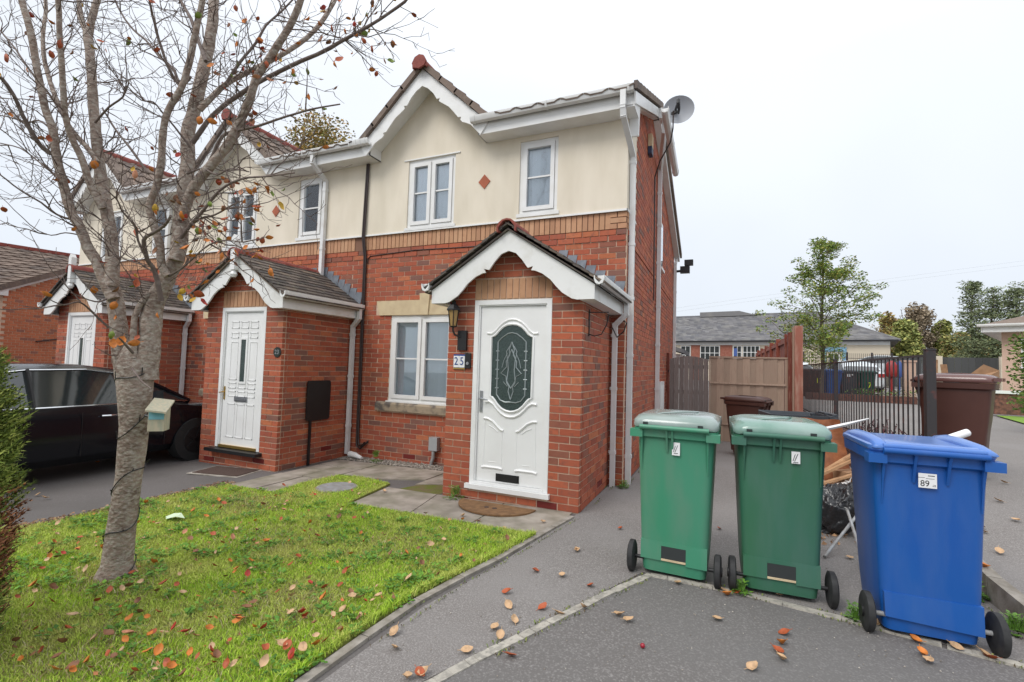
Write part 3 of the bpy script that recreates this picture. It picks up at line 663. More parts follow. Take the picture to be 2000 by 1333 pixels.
    dk.hexa([(x0,RY,RZ-.06),(x1-.02,RY,RZ-.06),(x1-.02,6.75,4.37),(x0,6.75,4.37),(x0,RY,RZ-.03),(x1-.02,RY,RZ-.03),(x1-.02,6.75,4.40),(x0,6.75,4.40)])
    dk.build('roof_deck', M_TILE, house)
    n = int((x1-x0)/.44)+1
    for i in range(n): link('ridge_tile', half_ridge(), house, Matrix.Translation((x0+(x1-x0)*i/n, RY, RZ+.02)) @ Matrix.Rotation(-pi/2, 4, 'Z'))
    MB().box(x0 if k < 2 else x0+.13, -.01, 6.3, 6.49, -.2, 4.36).build('rear_wall', M_BRICK, house)
    if k == 2: MB().prism([(-.0,-.3),(6.5,-.3),(6.5,4.38),(2.3,5.82),(0,4.7)], lambda a,b,c: (-PITCHX+.01+c, a, b), .15).build('side_wall', M_BRICK, house)
    return house

def make_door(house, k, x0, x1, z0, z1, PY):
    fr = MB(); y = PY-.004; fw = .052
    for a, b, c, d in ((x0,x0+fw,z0,z1),(x1-fw,x1,z0,z1),(x0+fw,x1-fw,z1-fw,z1)): fr.box(a,b,y,y+.07,c,d)
    for a, b, c, d in ((x0+fw,x0+fw+.014,z0+.03,z1-fw),(x1-fw-.014,x1-fw,z0+.03,z1-fw),(x0+fw+.014,x1-fw-.014,z1-fw-.014,z1-fw)): fr.box(a,b,y+.012,y+.06,c,d)
    if k == 0: fr.box(x0-.035,x1+.03,PY-.05,PY+.05,z0-.05,z0-.002); fr.box(x0+fw,x1-fw,y-.006,y+.05,z0,z0+.028)
    fr = fr.build('door_frame', M_DOOR, house)
    a, b = x0+fw+.017, x1-fw-.017; c, d = z0+.032, z1-fw-.017; yl = PY+.028
    door = MB().box(a,b,yl,yl+.045,c,d).build('door', M_DOOR, house)
    cx = (a+b)/2; P = lambda x, z, o=0: (x, yl-o, z)
    if k == 0:
        def sym(half, top, bot):
            R_ = [(x, z) for x, z in half]; return [(cx+x, z) for x, z in R_]+[(cx-x, z) for x, z in R_[::-1]]
        half = [(0,1.895),(.06,1.888),(.11,1.865),(.155,1.825),(.19,1.785),(.215,1.765),(.245,1.752),(.245,1.11),(.215,1.095),(.19,1.07),(.15,1.02),(.10,.978),(.05,.958),(0,.95)]
        outl = sym(half, 0, 0)
        out2 = [(cx+(x-cx)*1.13, 1.42+(z-1.42)*1.06) for x, z in outl]
        MB().prism(outl, lambda p,q,r: (p, yl-.004+r, q), .003).build('pane', M_DGLASS, door)
        mo = MB(); ring = outl[:-1]+[outl[0]]
        mo.tube([P(x, z, .004) for x, z in [q for i, q in enumerate(outl) if i == 0 or q != outl[i-1]]+[outl[0]]], .014, 6)
        arc = [(-.30,1.795),(-.25,1.79),(-.20,1.82),(-.16,1.865),(-.11,1.91),(-.05,1.94),(0,1.945),(.05,1.94),(.11,1.91),(.16,1.865),(.20,1.82),(.25,1.79),(.30,1.795)]
        mo.tube([P(cx+x, z, .002) for x, z in arc], .013, 6); mo.tube([P(cx+x, 1.42-(z-1.42), .002) for x, z in arc], .015, 6)
        for s in (-1, 1):
            sc = [(.31,.865),(.26,.862),(.20,.835),(.15,.79),(.11,.755),(.075,.745)]
            mo.tube([P(cx+s*x, z, .002) for x, z in sc], .014, 6); mo.tube([P(cx+s*x, z, .0) for x, z in [(.25,.79),(.19,.765),(.14,.725)]], .006, 5)
            mo.tube([P(cx+s*.295,.86,-.002),P(cx+s*.30,.345,-.002)], .006, 5); mo.tube([P(cx+s*.085,.74,-.002),P(cx+s*.085,.345,-.002)], .006, 5)
            mo.tube([P(cx+s*.32,.335,.002),P(cx+s*.28,.343,.002),P(cx+s*.12,.343,.002),P(cx+s*.075,.335,.002)], .014, 6); mo.tube([P(cx+s*.24,.40,0),P(cx+s*.15,.40,0)], .004, 5)
        mo.build('moulding', M_DOOR, door, smooth=50)
        lw = MB(); T = lambda pts, r=.0042: lw.tube([P(cx+x, z, .006) for x, z in pts], r, 5)
        for s in (-1, 1):
            T([(s*.165,1.70),(s*.165,1.13)], .0075); T([(s*.165,1.70),(s*.12,1.745),(s*.05,1.79),(0,1.80)], .006); T([(s*.165,1.13),(s*.12,1.07),(s*.06,1.05),(0,1.055)], .007)
            for z in (1.60,1.50,1.40,1.30,1.20): T([(s*.145,z),(s*.185,z)], .007)
            T([(0,1.70),(s*.03,1.62),(s*.02,1.56),(s*.06,1.49),(s*.055,1.43),(s*.12,1.36),(s*.06,1.33),(s*.05,1.26),(s*.02,1.22),(s*.03,1.17),(0,1.08)], .006)
            T([(0,1.62),(s*.045,1.52),(s*.035,1.40),(s*.05,1.28),(0,1.20)], .006); T([(s*.05,1.58),(s*.09,1.50),(s*.11,1.42)], .004); T([(s*.04,1.22),(s*.09,1.27)], .004)
            T([(s*.02,1.66),(s*.06,1.60),(s*.05,1.52)], .005)
        lw.build('leadwork', M_LEADW, door, smooth=60)
        lp = MB(); lp.box(cx-.145,cx+.125,yl-.006,yl,.205,.285); lp.box(cx-.13,cx+.11,yl-.012,yl-.006,.215,.275); lp.build('letter_plate', M_BLACK, door)
        hd = MB(); hd.box(a+.018,a+.05,yl-.012,yl,.93,1.16); hd.tube([P(a+.034,1.075,.01),P(a+.034,1.075,.05),P(a+.055,1.075,.055),P(a+.135,1.065,.055)], .009, 8); hd.tube([P(a+.034,.98,.01),P(a+.034,.98,.018)], .011, 8)
        hd.build('handle', M_METAL, door, smooth=40)
    else:
        pn = MB()
        for zz0, zz1 in ((1.86,1.96),(1.72,1.80),(1.00,1.08),(.88,.96),(.30,.78)):
            for j in range(3):
                px0 = a+.09+j*(b-a-.18)/3+.02; px1 = px0+(b-a-.18)/3-.04
                if zz0 > 1.1 or zz0 < 1.1:
                    for (q0,q1,r0,r1) in ((px0,px1,zz0,zz0+.012),(px0,px1,zz1-.012,zz1),(px0,px0+.012,zz0,zz1),(px1-.012,px1,zz0,zz1)): pn.box(q0,q1,yl-.006,yl,r0,r1)
        for j in (0, 2):
            px0 = a+.09+j*(b-a-.18)/3+.02; px1 = px0+(b-a-.18)/3-.04
            for (q0,q1,r0,r1) in ((px0,px1,1.12,1.132),(px0,px1,1.66,1.672),(px0,px0+.012,1.12,1.66),(px1-.012,px1,1.12,1.66)): pn.box(q0,q1,yl-.006,yl,r0,r1)
        gx0, gx1 = cx-.05, cx+.05
        for (q0,q1,r0,r1) in ((gx0-.03,gx1+.03,1.07,1.10),(gx0-.03,gx1+.03,1.70,1.73),(gx0-.03,gx0,1.10,1.70),(gx1,gx1+.03,1.10,1.70)): pn.box(q0,q1,yl-.012,yl,r0,r1)
        pn.build('moulding', M_DOOR, door)
        MB().box(gx0,gx1,yl-.004,yl,1.10,1.70).build('pane', M_DGLASS, door)
        lp = MB(); lp.box(cx-.13,cx+.13,yl-.012,yl,.815,.885); lp.box(cx-.11,cx+.11,yl-.02,yl-.012,.83,.87); lp.build('letter_plate', M_METAL, door)
        hd = MB(); hd.box(a+.02,a+.045,yl-.01,yl,.83,1.02); hd.tube([P(a+.032,.94,.01),P(a+.032,.94,.045),P(a-.02,.93,.05)], .008, 8); hd.build('handle', M_BRASS, door)
        MB().box(x0-.08,x1+.06,PY-.11,PY+.04,z0-.055,z0-.01).build('door_step', M_BLACK, house)
        MB().box(a,b,yl-.03,yl,z0+.0,z0+.035).build('threshold', M_BRASS, house)

h25 = make_house(0, 'end brick house with cream upper storey, white oval-glazed front door and the number 25')
h23 = make_house(1, 'middle brick house whose panelled white door has a narrow pane and brass handle')
h21 = make_house(2, 'far brick house of the terrace, partly hidden by the tree and the black car')
# ---- things only house 25 has
vb = MB(); vx = .1
vb.prism([(-.32,4.655),(2.28,5.76),(2.28,5.90),(-.36,4.79)], lambda a,b,c: (vx+.021+c, a, b), .02)
vb.prism([(-.32,4.655),(2.28,5.76),(2.28,5.775),(-.32,4.67)], lambda a,b,c: (.001+c, a, b), .098)
vb.prism([(2.30,5.74),(6.72,4.22),(6.72,4.36),(2.30,5.88)], lambda a,b,c: (vx+c, a, b), .02)
vb.prism([(2.30,5.74),(6.72,4.22),(6.72,4.235),(2.30,5.755)], lambda a,b,c: (.001+c, a, b), .098)
vb.prism([(-.306,4.636),(0,4.636),(.02,4.42),(.06,4.42),(.12,4.85),(-.306,4.803)], lambda a,b,c: (.003+c, a, b), .117)
vb.build('verge_board', M_PVC, h25)
for i in range(10):
    y = -.40+i*.27; z = 4.83+.4248*(i*.27); MB().hexa([(.122,y,z-.03),(.165,y,z-.03),(.165,y+.275,z+.085),(.122,y+.275,z+.085),(.122,y,z+.07),(.165,y,z+.07),(.165,y+.28,z+.175),(.122,y+.28,z+.175)]).build('verge_tile', M_TILE, h25)
for i in range(16):
    y = 2.32+i*.28; z = 5.93-.344*(i*.28); MB().hexa([(.122,y,z-.06),(.165,y,z-.06),(.165,y+.285,z-.06-.098),(.122,y+.285,z-.158),(.122,y,z+.05),(.165,y,z+.05),(.165,y+.285,z-.048),(.122,y+.285,z-.048)]).build('verge_tile', M_TILE, h25)
sg = MB(); gutter(sg, (.30,1.25,5.40), (.30,3.2,5.16), .055); sg.build('side_gutter', M_PVCW, h25, smooth=30)
ob = MB(); ob.box(.14,.26,1.85,2.05,5.55,5.72); ob.build('outlet_box', M_PVCW, h25)
dp = MB(); sqpipe(dp, [(0,-.40,4.80),(0,-.40,4.60),(.0,-.37,4.50),(.04,.13,4.20),(.04,.15,-.02)], .066, (4.12,3.05,2.35,1.62,.35)); dp.build('downpipe', M_PVCW, h25)
dp = MB(); sqpipe(dp, [(.22,1.97,5.60),(.22,1.97,5.36),(.05,2.95,5.15),(.05,2.95,0)], .066, (4.7,4.1,3.4,2.6,1.9,1.1)); dp.build('downpipe', M_PVCW, h25)
dp = MB(); sqpipe(dp, [(.06,6.62,4.3),(.04,6.42,4.1),(.04,6.42,0)], .066, (3.4,1.9)); dp.build('downpipe', M_PVCW, h25)
sw = MB(); sw.box(-.02,.02,3.36,3.80,3.42,4.33); sw.box(-.0,.06,3.32,3.84,3.37,3.419); sw = sw.build('side_window', M_PVC, h25); MB().box(.021,.026,3.41,3.75,3.47,4.28).build('pane', M_GLASS, sw)
sw = MB(); sw.box(0,.05,3.45,4.15,.58,1.22); sw = sw.build('meter_cupboard', M_PVC, h25); MB().box(.051,.055,3.52,4.08,.66,1.14).build('cupboard_door', M_PVCD, sw)
for kk, (hh) in enumerate((h23, h21)):
    dp = MB(); sqpipe(dp, [(-.86,-.36,4.78),(-.86,-.36,4.66),(-.85,-.07,4.45),(-.85,-.075,2.80)], .062, (4.3,3.3)); dp.build('downpipe', M_PVCW, hh)
cw = MB(); cw.tube([(-4.165,-.06,4.63),(-4.185,-.06,3.9),(-4.19,-.065,3.44),(-4.165,-.03,3.1),(-4.16,-.03,2.2),(-4.15,-.03,.25),(-4.13,-.05,.12),(-4.05,-.06,.08),(-3.97,-.03,.16),(-3.94,-.01,.2)], .016, 8)
cw.tube([(-4.135,-.06,4.63),(-4.15,-.06,3.9),(-4.16,-.065,3.44),(-4.135,-.03,3.1),(-4.13,-.03,2.2),(-4.12,-.03,.26),(-4.09,-.05,.14),(-4.03,-.06,.12),(-3.97,-.05,.18)], .015, 8)
cw.build('service_cables', M_CABLE, label='pair of black cables running down the joint between the two houses', cat='cable', smooth=60)
MB().tube([(-4.11,-.02,3.02),(-4.10,-.02,3.09),(-4.05,-.02,3.125),(-3.2,-.018,3.165),(-2.4,-.018,3.15),(-1.2,-.02,3.13)], .007, 6).build('thin_cable', M_CABLE, label='thin black cable crossing the brickwork under the buff band', cat='cable')

# ---- fittings on the walls
lt = thing('wall_lantern', 'black coach lantern beside the oval-glazed door, above the number plaque', 'lantern', (-1.60,-1.34,1.62))
mm = MB(); mm.box(-.005,.105,-.035,-.002,-.02,.20); mm.build('backplate', M_BLACK, lt)
MB().tube([(.03,-.03,.13),(-.02,-.08,.15),(-.03,-.10,.20),(-.03,-.10,.24)], .011, 7).build('bracket', M_BLACK, lt, smooth=50)
lb = MB(); lb.loft([[(-.03+r*cos(pi/3*i), -.10+r*sin(pi/3*i), z) for i in range(6)] for r, z in ((.03,.23),(.042,.245))]); lb.loft([[(-.03+r*cos(pi/3*i), -.10+r*sin(pi/3*i), z) for i in range(6)] for r, z in ((.085,.42),(.083,.435),(.05,.475),(.022,.50),(.03,.515),(.012,.53),(.016,.545),(.003,.565))])
for i in range(6): lb.bar((-.03+.042*cos(pi/3*i),-.10+.042*sin(pi/3*i),.24),(-.03+.066*cos(pi/3*i),-.10+.066*sin(pi/3*i),.425),.008)
lb.build('cage', M_BLACK, lt)
MB().loft([[(-.03+r*cos(pi/3*i), -.10+r*sin(pi/3*i), z) for i in range(6)] for r, z in ((.037,.245),(.061,.42))]).build('glass', M_LAMPG, lt)
pq = thing('number_plaque', 'small white plaque with blue figures 25 below the lantern', 'number sign', (-1.585,-1.352,1.47))
MB().box(-.075,.075,0,.012,-.085,.085).build('frame', M_INKB, pq)
for s, ch in ((-1,'2'),(1,'5')):
    MB().box(s*.036-.034,s*.036+.034,-.006,0,-.062,.066).build('tile', M_WHITE, pq)
    textmesh(ch, .125, Matrix.Translation((s*.036,-.0065,.004)) @ FACE_Y @ Matrix.Diagonal((.85,1,1,1)), M_INKB, pq, 'figure', .003)
MB().box(-.075,.075,-.005,0,-.083,-.066).build('border', M_BRASS, pq)
db = thing('door_bell', 'small black door bell right of the number plaque', 'door bell', (-1.475,-1.36,1.485))
MB().box(-.035,.035,0,.018,-.085,.085).build('case', M_BLACK, db); MB().tube([(0,0,-.03),(0,-.008,-.03)], .017, 12).build('button', M_METAL, db)
mb = thing('cable_box', 'small grey box and duct on the brick wall left of the porch', 'cable box', (-2.70,-.05,.20))
MB().box(-.075,.065,-.035,.045,-.02,.17).build('cover', mat('grey_plastic', (.36,.37,.38), .5, rnd=.1), mb)
MB().tube([(-.01,0,-.02),(-.01,0,-.12),(-.035,0,-.19),(-.04,0,-.30)], .028, 8).build('duct', M_GALV, mb, smooth=50)
sgn = thing('black_sign', 'black rounded rectangular board on a thin post against the side of the middle porch', 'board', (-4.325,-.69,.0))
MB().prism([(x,z) for x,z,_ in rrect(.44,.58,.04,0)], lambda a,b,c: (c, a, .85+b), .02).build('board', M_BLACK, sgn)
MB().box(-.002,.028,-.155,-.125,-.12,.57).build('post', M_BLACK, sgn)
n23 = thing('number_disc', 'round black house number 23 on the brick pier right of the middle door', 'number sign', (-4.435,-1.352,1.53))
MB().tube([(0,0,0),(0,.012,0)], .07, 20).build('disc', M_BLACK, n23); MB().tube([(0,-.001,0),(0,.006,0)], .062, 20).build('rim', mat('dark_green_metal',(.03,.045,.035),.4,metal=.5), n23)
textmesh('23', .085, Matrix.Translation((0,-.003,0)) @ FACE_Y, M_METAL, n23, 'figures')
ab = thing('alarm_box', 'cream and dark burglar alarm box high on the side wall', 'alarm box', (.03,1.72,5.05))
MB().box(-.02,.04,-.09,.09,-.04,.16).build('upper_case', M_STONE, ab); MB().box(-.02,.04,-.09,.09,-.16,-.042).build('lower_case', mat('navy_plastic',(.03,.05,.1),.4), ab)
fl = thing('flood_light', 'black floodlight on an arm at the rear corner of the side wall', 'floodlight', (.1,6.45,3.9))
MB().bar((-.1,0,.02),(.12,-.05,.02),.05).build('arm', M_BLACK, fl); mm = MB(); mm.box(.06,.28,-.14,.02,-.04,.12); mm.build('box', M_BLACK, fl); MB().box(.16,.36,-.17,-.02,.14,.27).build('lamp_head', M_BLACK, fl)
hb = thing('hanging_bracket', 'black wrought iron hanging-basket bracket on the porch side wall', 'bracket', (-.17,-1.12,1.9))
MB().box(-.006,.006,-.01,.01,-.12,.16).bar((0,0,.13),(.2,.02,.13),.01).tube([(0,0,-.10),(.06,0,-.12),(.13,.01,-.10),(.18,.02,.0),(.2,.02,.10)],.006,6).build('iron_bracket', M_BLACK, hb)
cr = MB(); cr.tube([(-.13,-.14,1.95),(-.06,-.2,1.83),(.03,-.24,1.9),(.06,-.24,2.0),(.02,-.22,2.03)], .008, 6); cr.build('curled_hook', M_BLACK, label='black curled iron hook beside the porch downpipe', cat='hook')
cc = thing('wall_camera', 'small white camera under the left end of the porch eaves', 'camera', (-2.02,-1.2,2.30))
MB().box(-.10,.04,-.04,.04,-.03,.045).build('case', M_PVC, cc)
sd = thing('satellite_dish', 'grey oval satellite dish on a black arm beside the roof verge', 'satellite dish', (.45,1.85,5.62))
MB()
dn = Vector((.15,-.75,-.25)).normalized(); du = dn.cross(Vector((0,0,1))).normalized(); dv = du.cross(dn)
rg = []
for r in (.001,.09,.15,.19,.215):
    rg.append([Vector((.0,0,.02))+(du*cos(2*pi*i/28)*r*1.12+dv*sin(2*pi*i/28)*r*.96)-dn*(.06-.06*(r/.215)**2) for i in range(28)])
rg2 = [[p+dn*-.012 for p in R_] for R_ in rg[::-1]]
MB().loft(rg+rg2, cap0=False, cap1=False).build('dish', mat('dish_grey',(.42,.44,.47),.45), sd, smooth=40)
am = MB(); am.bar((-.33,.12,-.02),(-.02,.02,.0),.04); am.bar((-.05,-.02,.01),(.02,-.34,-.04),.03); am.build('arm', M_BLACK, sd)
am = MB(); am.tube([(.02,-.32,.0),(.02,-.34,-.06),(.03,-.30,-.14),(.02,-.27,-.2)], [.03,.028,.02,.012], 8); am.build('receiver', M_BLACK, sd)
MB().tube([(-.08,-.02,.0),(-.08,-.05,-.3),(-.12,-.0,-.5),(-.3,.2,-.7),(-.40,.35,-.9),(-.40,.45,-3)], .012, 6).build('lead', M_CABLE, sd)

# ================================================================== NEIGHBOUR ON THE LEFT
nb = thing('gabled_house', 'separate brick house with brown tiled roof and red ridge beyond the black car, far left', 'house')
a = AX(8,560,13); b = AX(190,507,16); b.z = 4.44; r2 = AX(0,478,14.15); zr = 4.44
d = Vector((b.x-a.x, b.y-a.y, 0)); dl = d.length; dn_ = d.normalized(); rd = Vector((r2.x-b.x, r2.y-b.y, 0)).normalized()
end = a+dn_*(2*dl); A0 = Vector((a.x,a.y,-.3)); E0 = Vector((end.x,end.y,-.3)); ze = a.z
back = rd*9
nbw = MB(); P = [A0, Vector((a.x,a.y,ze)), Vector((b.x,b.y,zr)), Vector((end.x,end.y,ze)), E0]
nbw.add([p for p in P]+[p+back for p in P], [(0,1,2,3,4),(9,8,7,6,5),(0,5,6,1),(3,8,9,4),(4,9,5,0)]); nbw = nbw.build('wall', M_MORT, nb)
side = (dn_.cross(Vector((0,0,1)))); side = side if side.dot(CAM-a) > 0 else -side
mB = MB(); r = 0; z = -.25
ang = math.atan2(dn_.y, dn_.x)
while z < zr-.1:
    u = (.11 if r % 2 else 0)
    while u < 2*dl-.05:
        top = ze+(zr-ze)*min(u, 2*dl-u)/dl
        if z < top-.12:
            c = Vector((a.x,a.y,z))+dn_*(u+.1)+side*.004
            x = dn_*.1; n_ = side*.006; h_ = Vector((0,0,.032)); mB.hexa([c-x-n_-h_,c+x-n_-h_,c+x+n_-h_,c-x+n_-h_,c-x-n_+h_,c+x-n_+h_,c+x+n_+h_,c-x+n_+h_])
        u += .225
    z += .075; r += 1
mB.build('brickwork', mat('orange_brick', None, .85, rnd=.08, rcols=[(0,(.50,.17,.08)),(.6,(.46,.15,.07)),(.9,(.30,.13,.09))], bump=.2, bscale=90), nbw, kind='stuff')
vb = MB(); o = side*.06
for s0, s1 in ((Vector((a.x,a.y,ze)), Vector((b.x,b.y,zr))), (Vector((b.x,b.y,zr)), Vector((end.x,end.y,ze)))):
    e2 = (s1-s0).normalized()*.12; vb.bar(s0+o-(e2*2), s1+o, .03, .22)
vb.bar(a+o+Vector((0,0,-.12))-dn_*.25, a+o+Vector((0,0,-.12))+dn_*.02, .1, .26); vb.build('bargeboard', M_PVC, nb)
upv = (Vector((b.x,b.y,zr))-Vector((a.x,a.y,ze))).normalized()
O = Vector((a.x,a.y,ze+.08))-upv*.3+side*.14
uu = back.normalized()
if uu.cross(upv).z < 0: O = O+uu*9; uu = -uu
tiles(nb, O, uu, upv, 30, int((dl/cos(math.atan2(zr-ze,dl))+.3)/.29), .30, .29, wave_tile, joined=True)
dk = MB(); s0 = Vector((a.x,a.y,ze))-upv*.25+side*.12; s1 = Vector((b.x,b.y,zr))+side*.12; s2 = Vector((end.x,end.y,ze))+side*.12
for p, q in ((s0,s1),(s1,s2)): dk.hexa([p,q,q+back,p+back,p+Vector((0,0,.07)),q+Vector((0,0,.07)),q+back+Vector((0,0,.07)),p+back+Vector((0,0,.07))])
dk.build('roof_deck', M_TILE, nb)
for i in range(int(dl/.3)+1):
    p = Vector((a.x,a.y,ze+.04))-upv*.3+upv*(i*.3)+side*.13; MB().bar(p, p+upv*.30, .05, .14).build('verge_tile', M_TILE, nb)
for i in range(20):
    p = Vector((b.x,b.y,zr+.11))+side*.12+rd*(i*.44); MB().bar(p, p+rd*.43, .2, .1).build('ridge_tile', M_RIDGE, nb)
MB().bar(a+dn_*1.0+side*.03+Vector((0,0,-1.45)), a+dn_*3.6+side*.03+Vector((0,0,-1.05)), .03).build('pipe', M_CABLE, nb)
MB().box(-.5,.5,-.02,.02,-.05,.12).build('window', M_LEAD, nb, M=Matrix.Translation(a+dn_*2.9+side*.03+Vector((0,0,-1.75))) @ Matrix.Rotation(ang,4,'Z'))

exec_after = []

# ================================================================== CAR (generic saloon / hatchback)
def car(name, label, M, paint, L=4.35, W=1.80, Hh=1.45, lights=True, glass=None, chrome=True):
    c = link(name, None, None, M, label, 'car'); glass = glass or M_CARG
    # y runs from tail (0) to nose (L); half widths and heights of the lower body, beltline and roof
    S = [(0,.74,.30,.84),(.12,.84,.22,.95),(.5,.885,.20,.98),(1.2,.90,.20,.97),(2.2,.90,.20,.95),(3.1,.895,.20,.92),(3.8,.87,.20,.82),(4.15,.80,.22,.72),(4.35,.62,.30,.60)]
    S = [(y*L/4.35, w*W/1.8, z0, z1*Hh/1.45) for y, w, z0, z1 in S]
    b = MB(); rings = []
    for y, w, z0, z1 in S:
        rings.append([(x, y, z) for x, z in ((-w*.86,z0),(-w*.97,z0+.10),(-w,z0+.30),(-w*.985,z1-.18),(-w*.93,z1-.03),(-w*.82,z1+.01),(0,z1+.045),(w*.82,z1+.01),(w*.93,z1-.03),(w*.985,z1-.18),(w,z0+.30),(w*.97,z0+.10),(w*.86,z0))])
    b.loft(rings); b.build('body', paint, c, smooth=35)
    R_ = [(.10,.70,.93,.95),(.42,.67,.93,1.17),(.90,.63,.93,1.36),(1.5,.61,.93,1.44),(2.1,.60,.93,1.45),(2.6,.60,.93,1.38),(3.0,.62,.93,1.20),(3.42,.68,.91,.96)]
    g = MB(); rr = []
    for y, w, z0, z1 in R_:
        y *= L/4.35; w *= W/1.8; z0 *= Hh/1.45; z1 *= Hh/1.45; wb = min(.83*W/1.8, w+.21*(z1-z0)/.5)
        rr.append([(-wb, y, z0), (-w, y, z1-.05), (-w*.8, y, z1-.006), (0, y, z1), (w*.8, y, z1-.006), (w, y, z1-.05), (wb, y, z0)])
    g.loft(rr); g.build('windows', glass, c, smooth=30)
    rf = MB(); up = Vector((0,0,.012)); ro = []
    for q in rr[1:6]: ro.append([Vector(q[i])+up for i in (1,2,3,4,5)]+[Vector(q[i])-up for i in (5,4,3,2,1)])
    rf.loft(ro); rf.build('roof', paint, c, smooth=40)
    for s in (0, 6):
        o = -1 if s == 0 else 1; t = 1 if s == 0 else 5
        MB().tube([rr[0][s], rr[1][t], rr[2][t]], .035, 6).build('pillar', paint, c, smooth=50); MB().tube([rr[5][t], rr[6][t], rr[7][s]], .035, 6).build('pillar', paint, c, smooth=50)
        p0 = Vector(rr[3][s]); p1 = Vector(rr[3][t]); MB().bar(p0+Vector((o*.004,0,0)), p1+Vector((o*.004,0,0)), .02, .09, up=(1,0,0)).build('pillar', M_BLACK, c)
        if chrome:
            pts = [Vector(rr[i][s])+Vector((o*.014,0,.005)) for i in range(0,8)]; MB().tube(pts, .012, 5).build('belt_trim', M_CHROME, c)
            pts = [Vector(rr[i][t])+Vector((o*.014,0,.0)) for i in range(1,7)]; MB().tube(pts, .009, 5).build('roof_trim', M_CHROME, c)
        MB().loft([[(o*(.88+.02)*W/1.8+o*x, 2.72*L/4.35+y, z) for x, y, z in ((0,-.03,.94),(0,.05,.94),(0,.05,1.02),(0,-.03,1.02))],[(o*.90*W/1.8+o*.2, 2.70*L/4.35+y, z) for y, z in ((-.03,.93),(.07,.93),(.06,1.08),(-.03,1.08))]]).build('wing_mirror', paint, c, smooth=40)
        for yy in (1.15, 2.15): MB().tube([(o*.905*W/1.8, yy*L/4.35, .80*Hh/1.45),(o*.925*W/1.8, (yy+.09)*L/4.35, .80*Hh/1.45),(o*.905*W/1.8, (yy+.18)*L/4.35, .80*Hh/1.45)], .013, 6).build('door_handle', M_CHROME, c)
        for yy in (.88, 1.95, 2.95): MB().bar((o*.899*W/1.8, yy*L/4.35, .3), (o*.893*W/1.8, yy*L/4.35, .86*Hh/1.45), .006, .004).build('door_seam', M_BLACK, c)
        for yy in (.78, 3.42):
            wl = link('wheel', MB().tube([(o*.70*W/1.8,0,0),(o*.91*W/1.8,0,0)], .315, 24).mesh('tyre', M_TYRE, 40), c, (0, yy*L/4.35, .315))
            rm = MB(); rm.tube([(o*.86*W/1.8,0,0),(o*.917*W/1.8,0,0)], [.21,.19], 20)
            for q in range(5): rm.bar((o*.918*W/1.8,0,0),(o*.918*W/1.8,.18*cos(q*2*pi/5),.18*sin(q*2*pi/5)),.05,.02,up=(1,0,0))
            rm.build('rim', M_METAL if chrome is False else M_BLACK, wl, smooth=40)
        if lights:
            MB().box(o*.50*W/1.8, o*.80*W/1.8, -.02, .12, .70*Hh/1.45, .86*Hh/1.45).build('tail_light', M_REDP, c); MB().box(o*.45, o*.72, L-.18, L-.02, .52, .62).build('headlight', M_METAL, c)
    return c
cy0 = Vector((-5.80, -1.3)); 
car('parked_car', 'black hatchback with chrome window trim parked nose-in beside the brick porches', Matrix.Translation((-6.86, -4.70, H(-6.6,-2)-.0)) @ Matrix.Rotation(radians(3), 4, 'Z'), M_CARP, L=4.3, W=1.84, Hh=1.40)

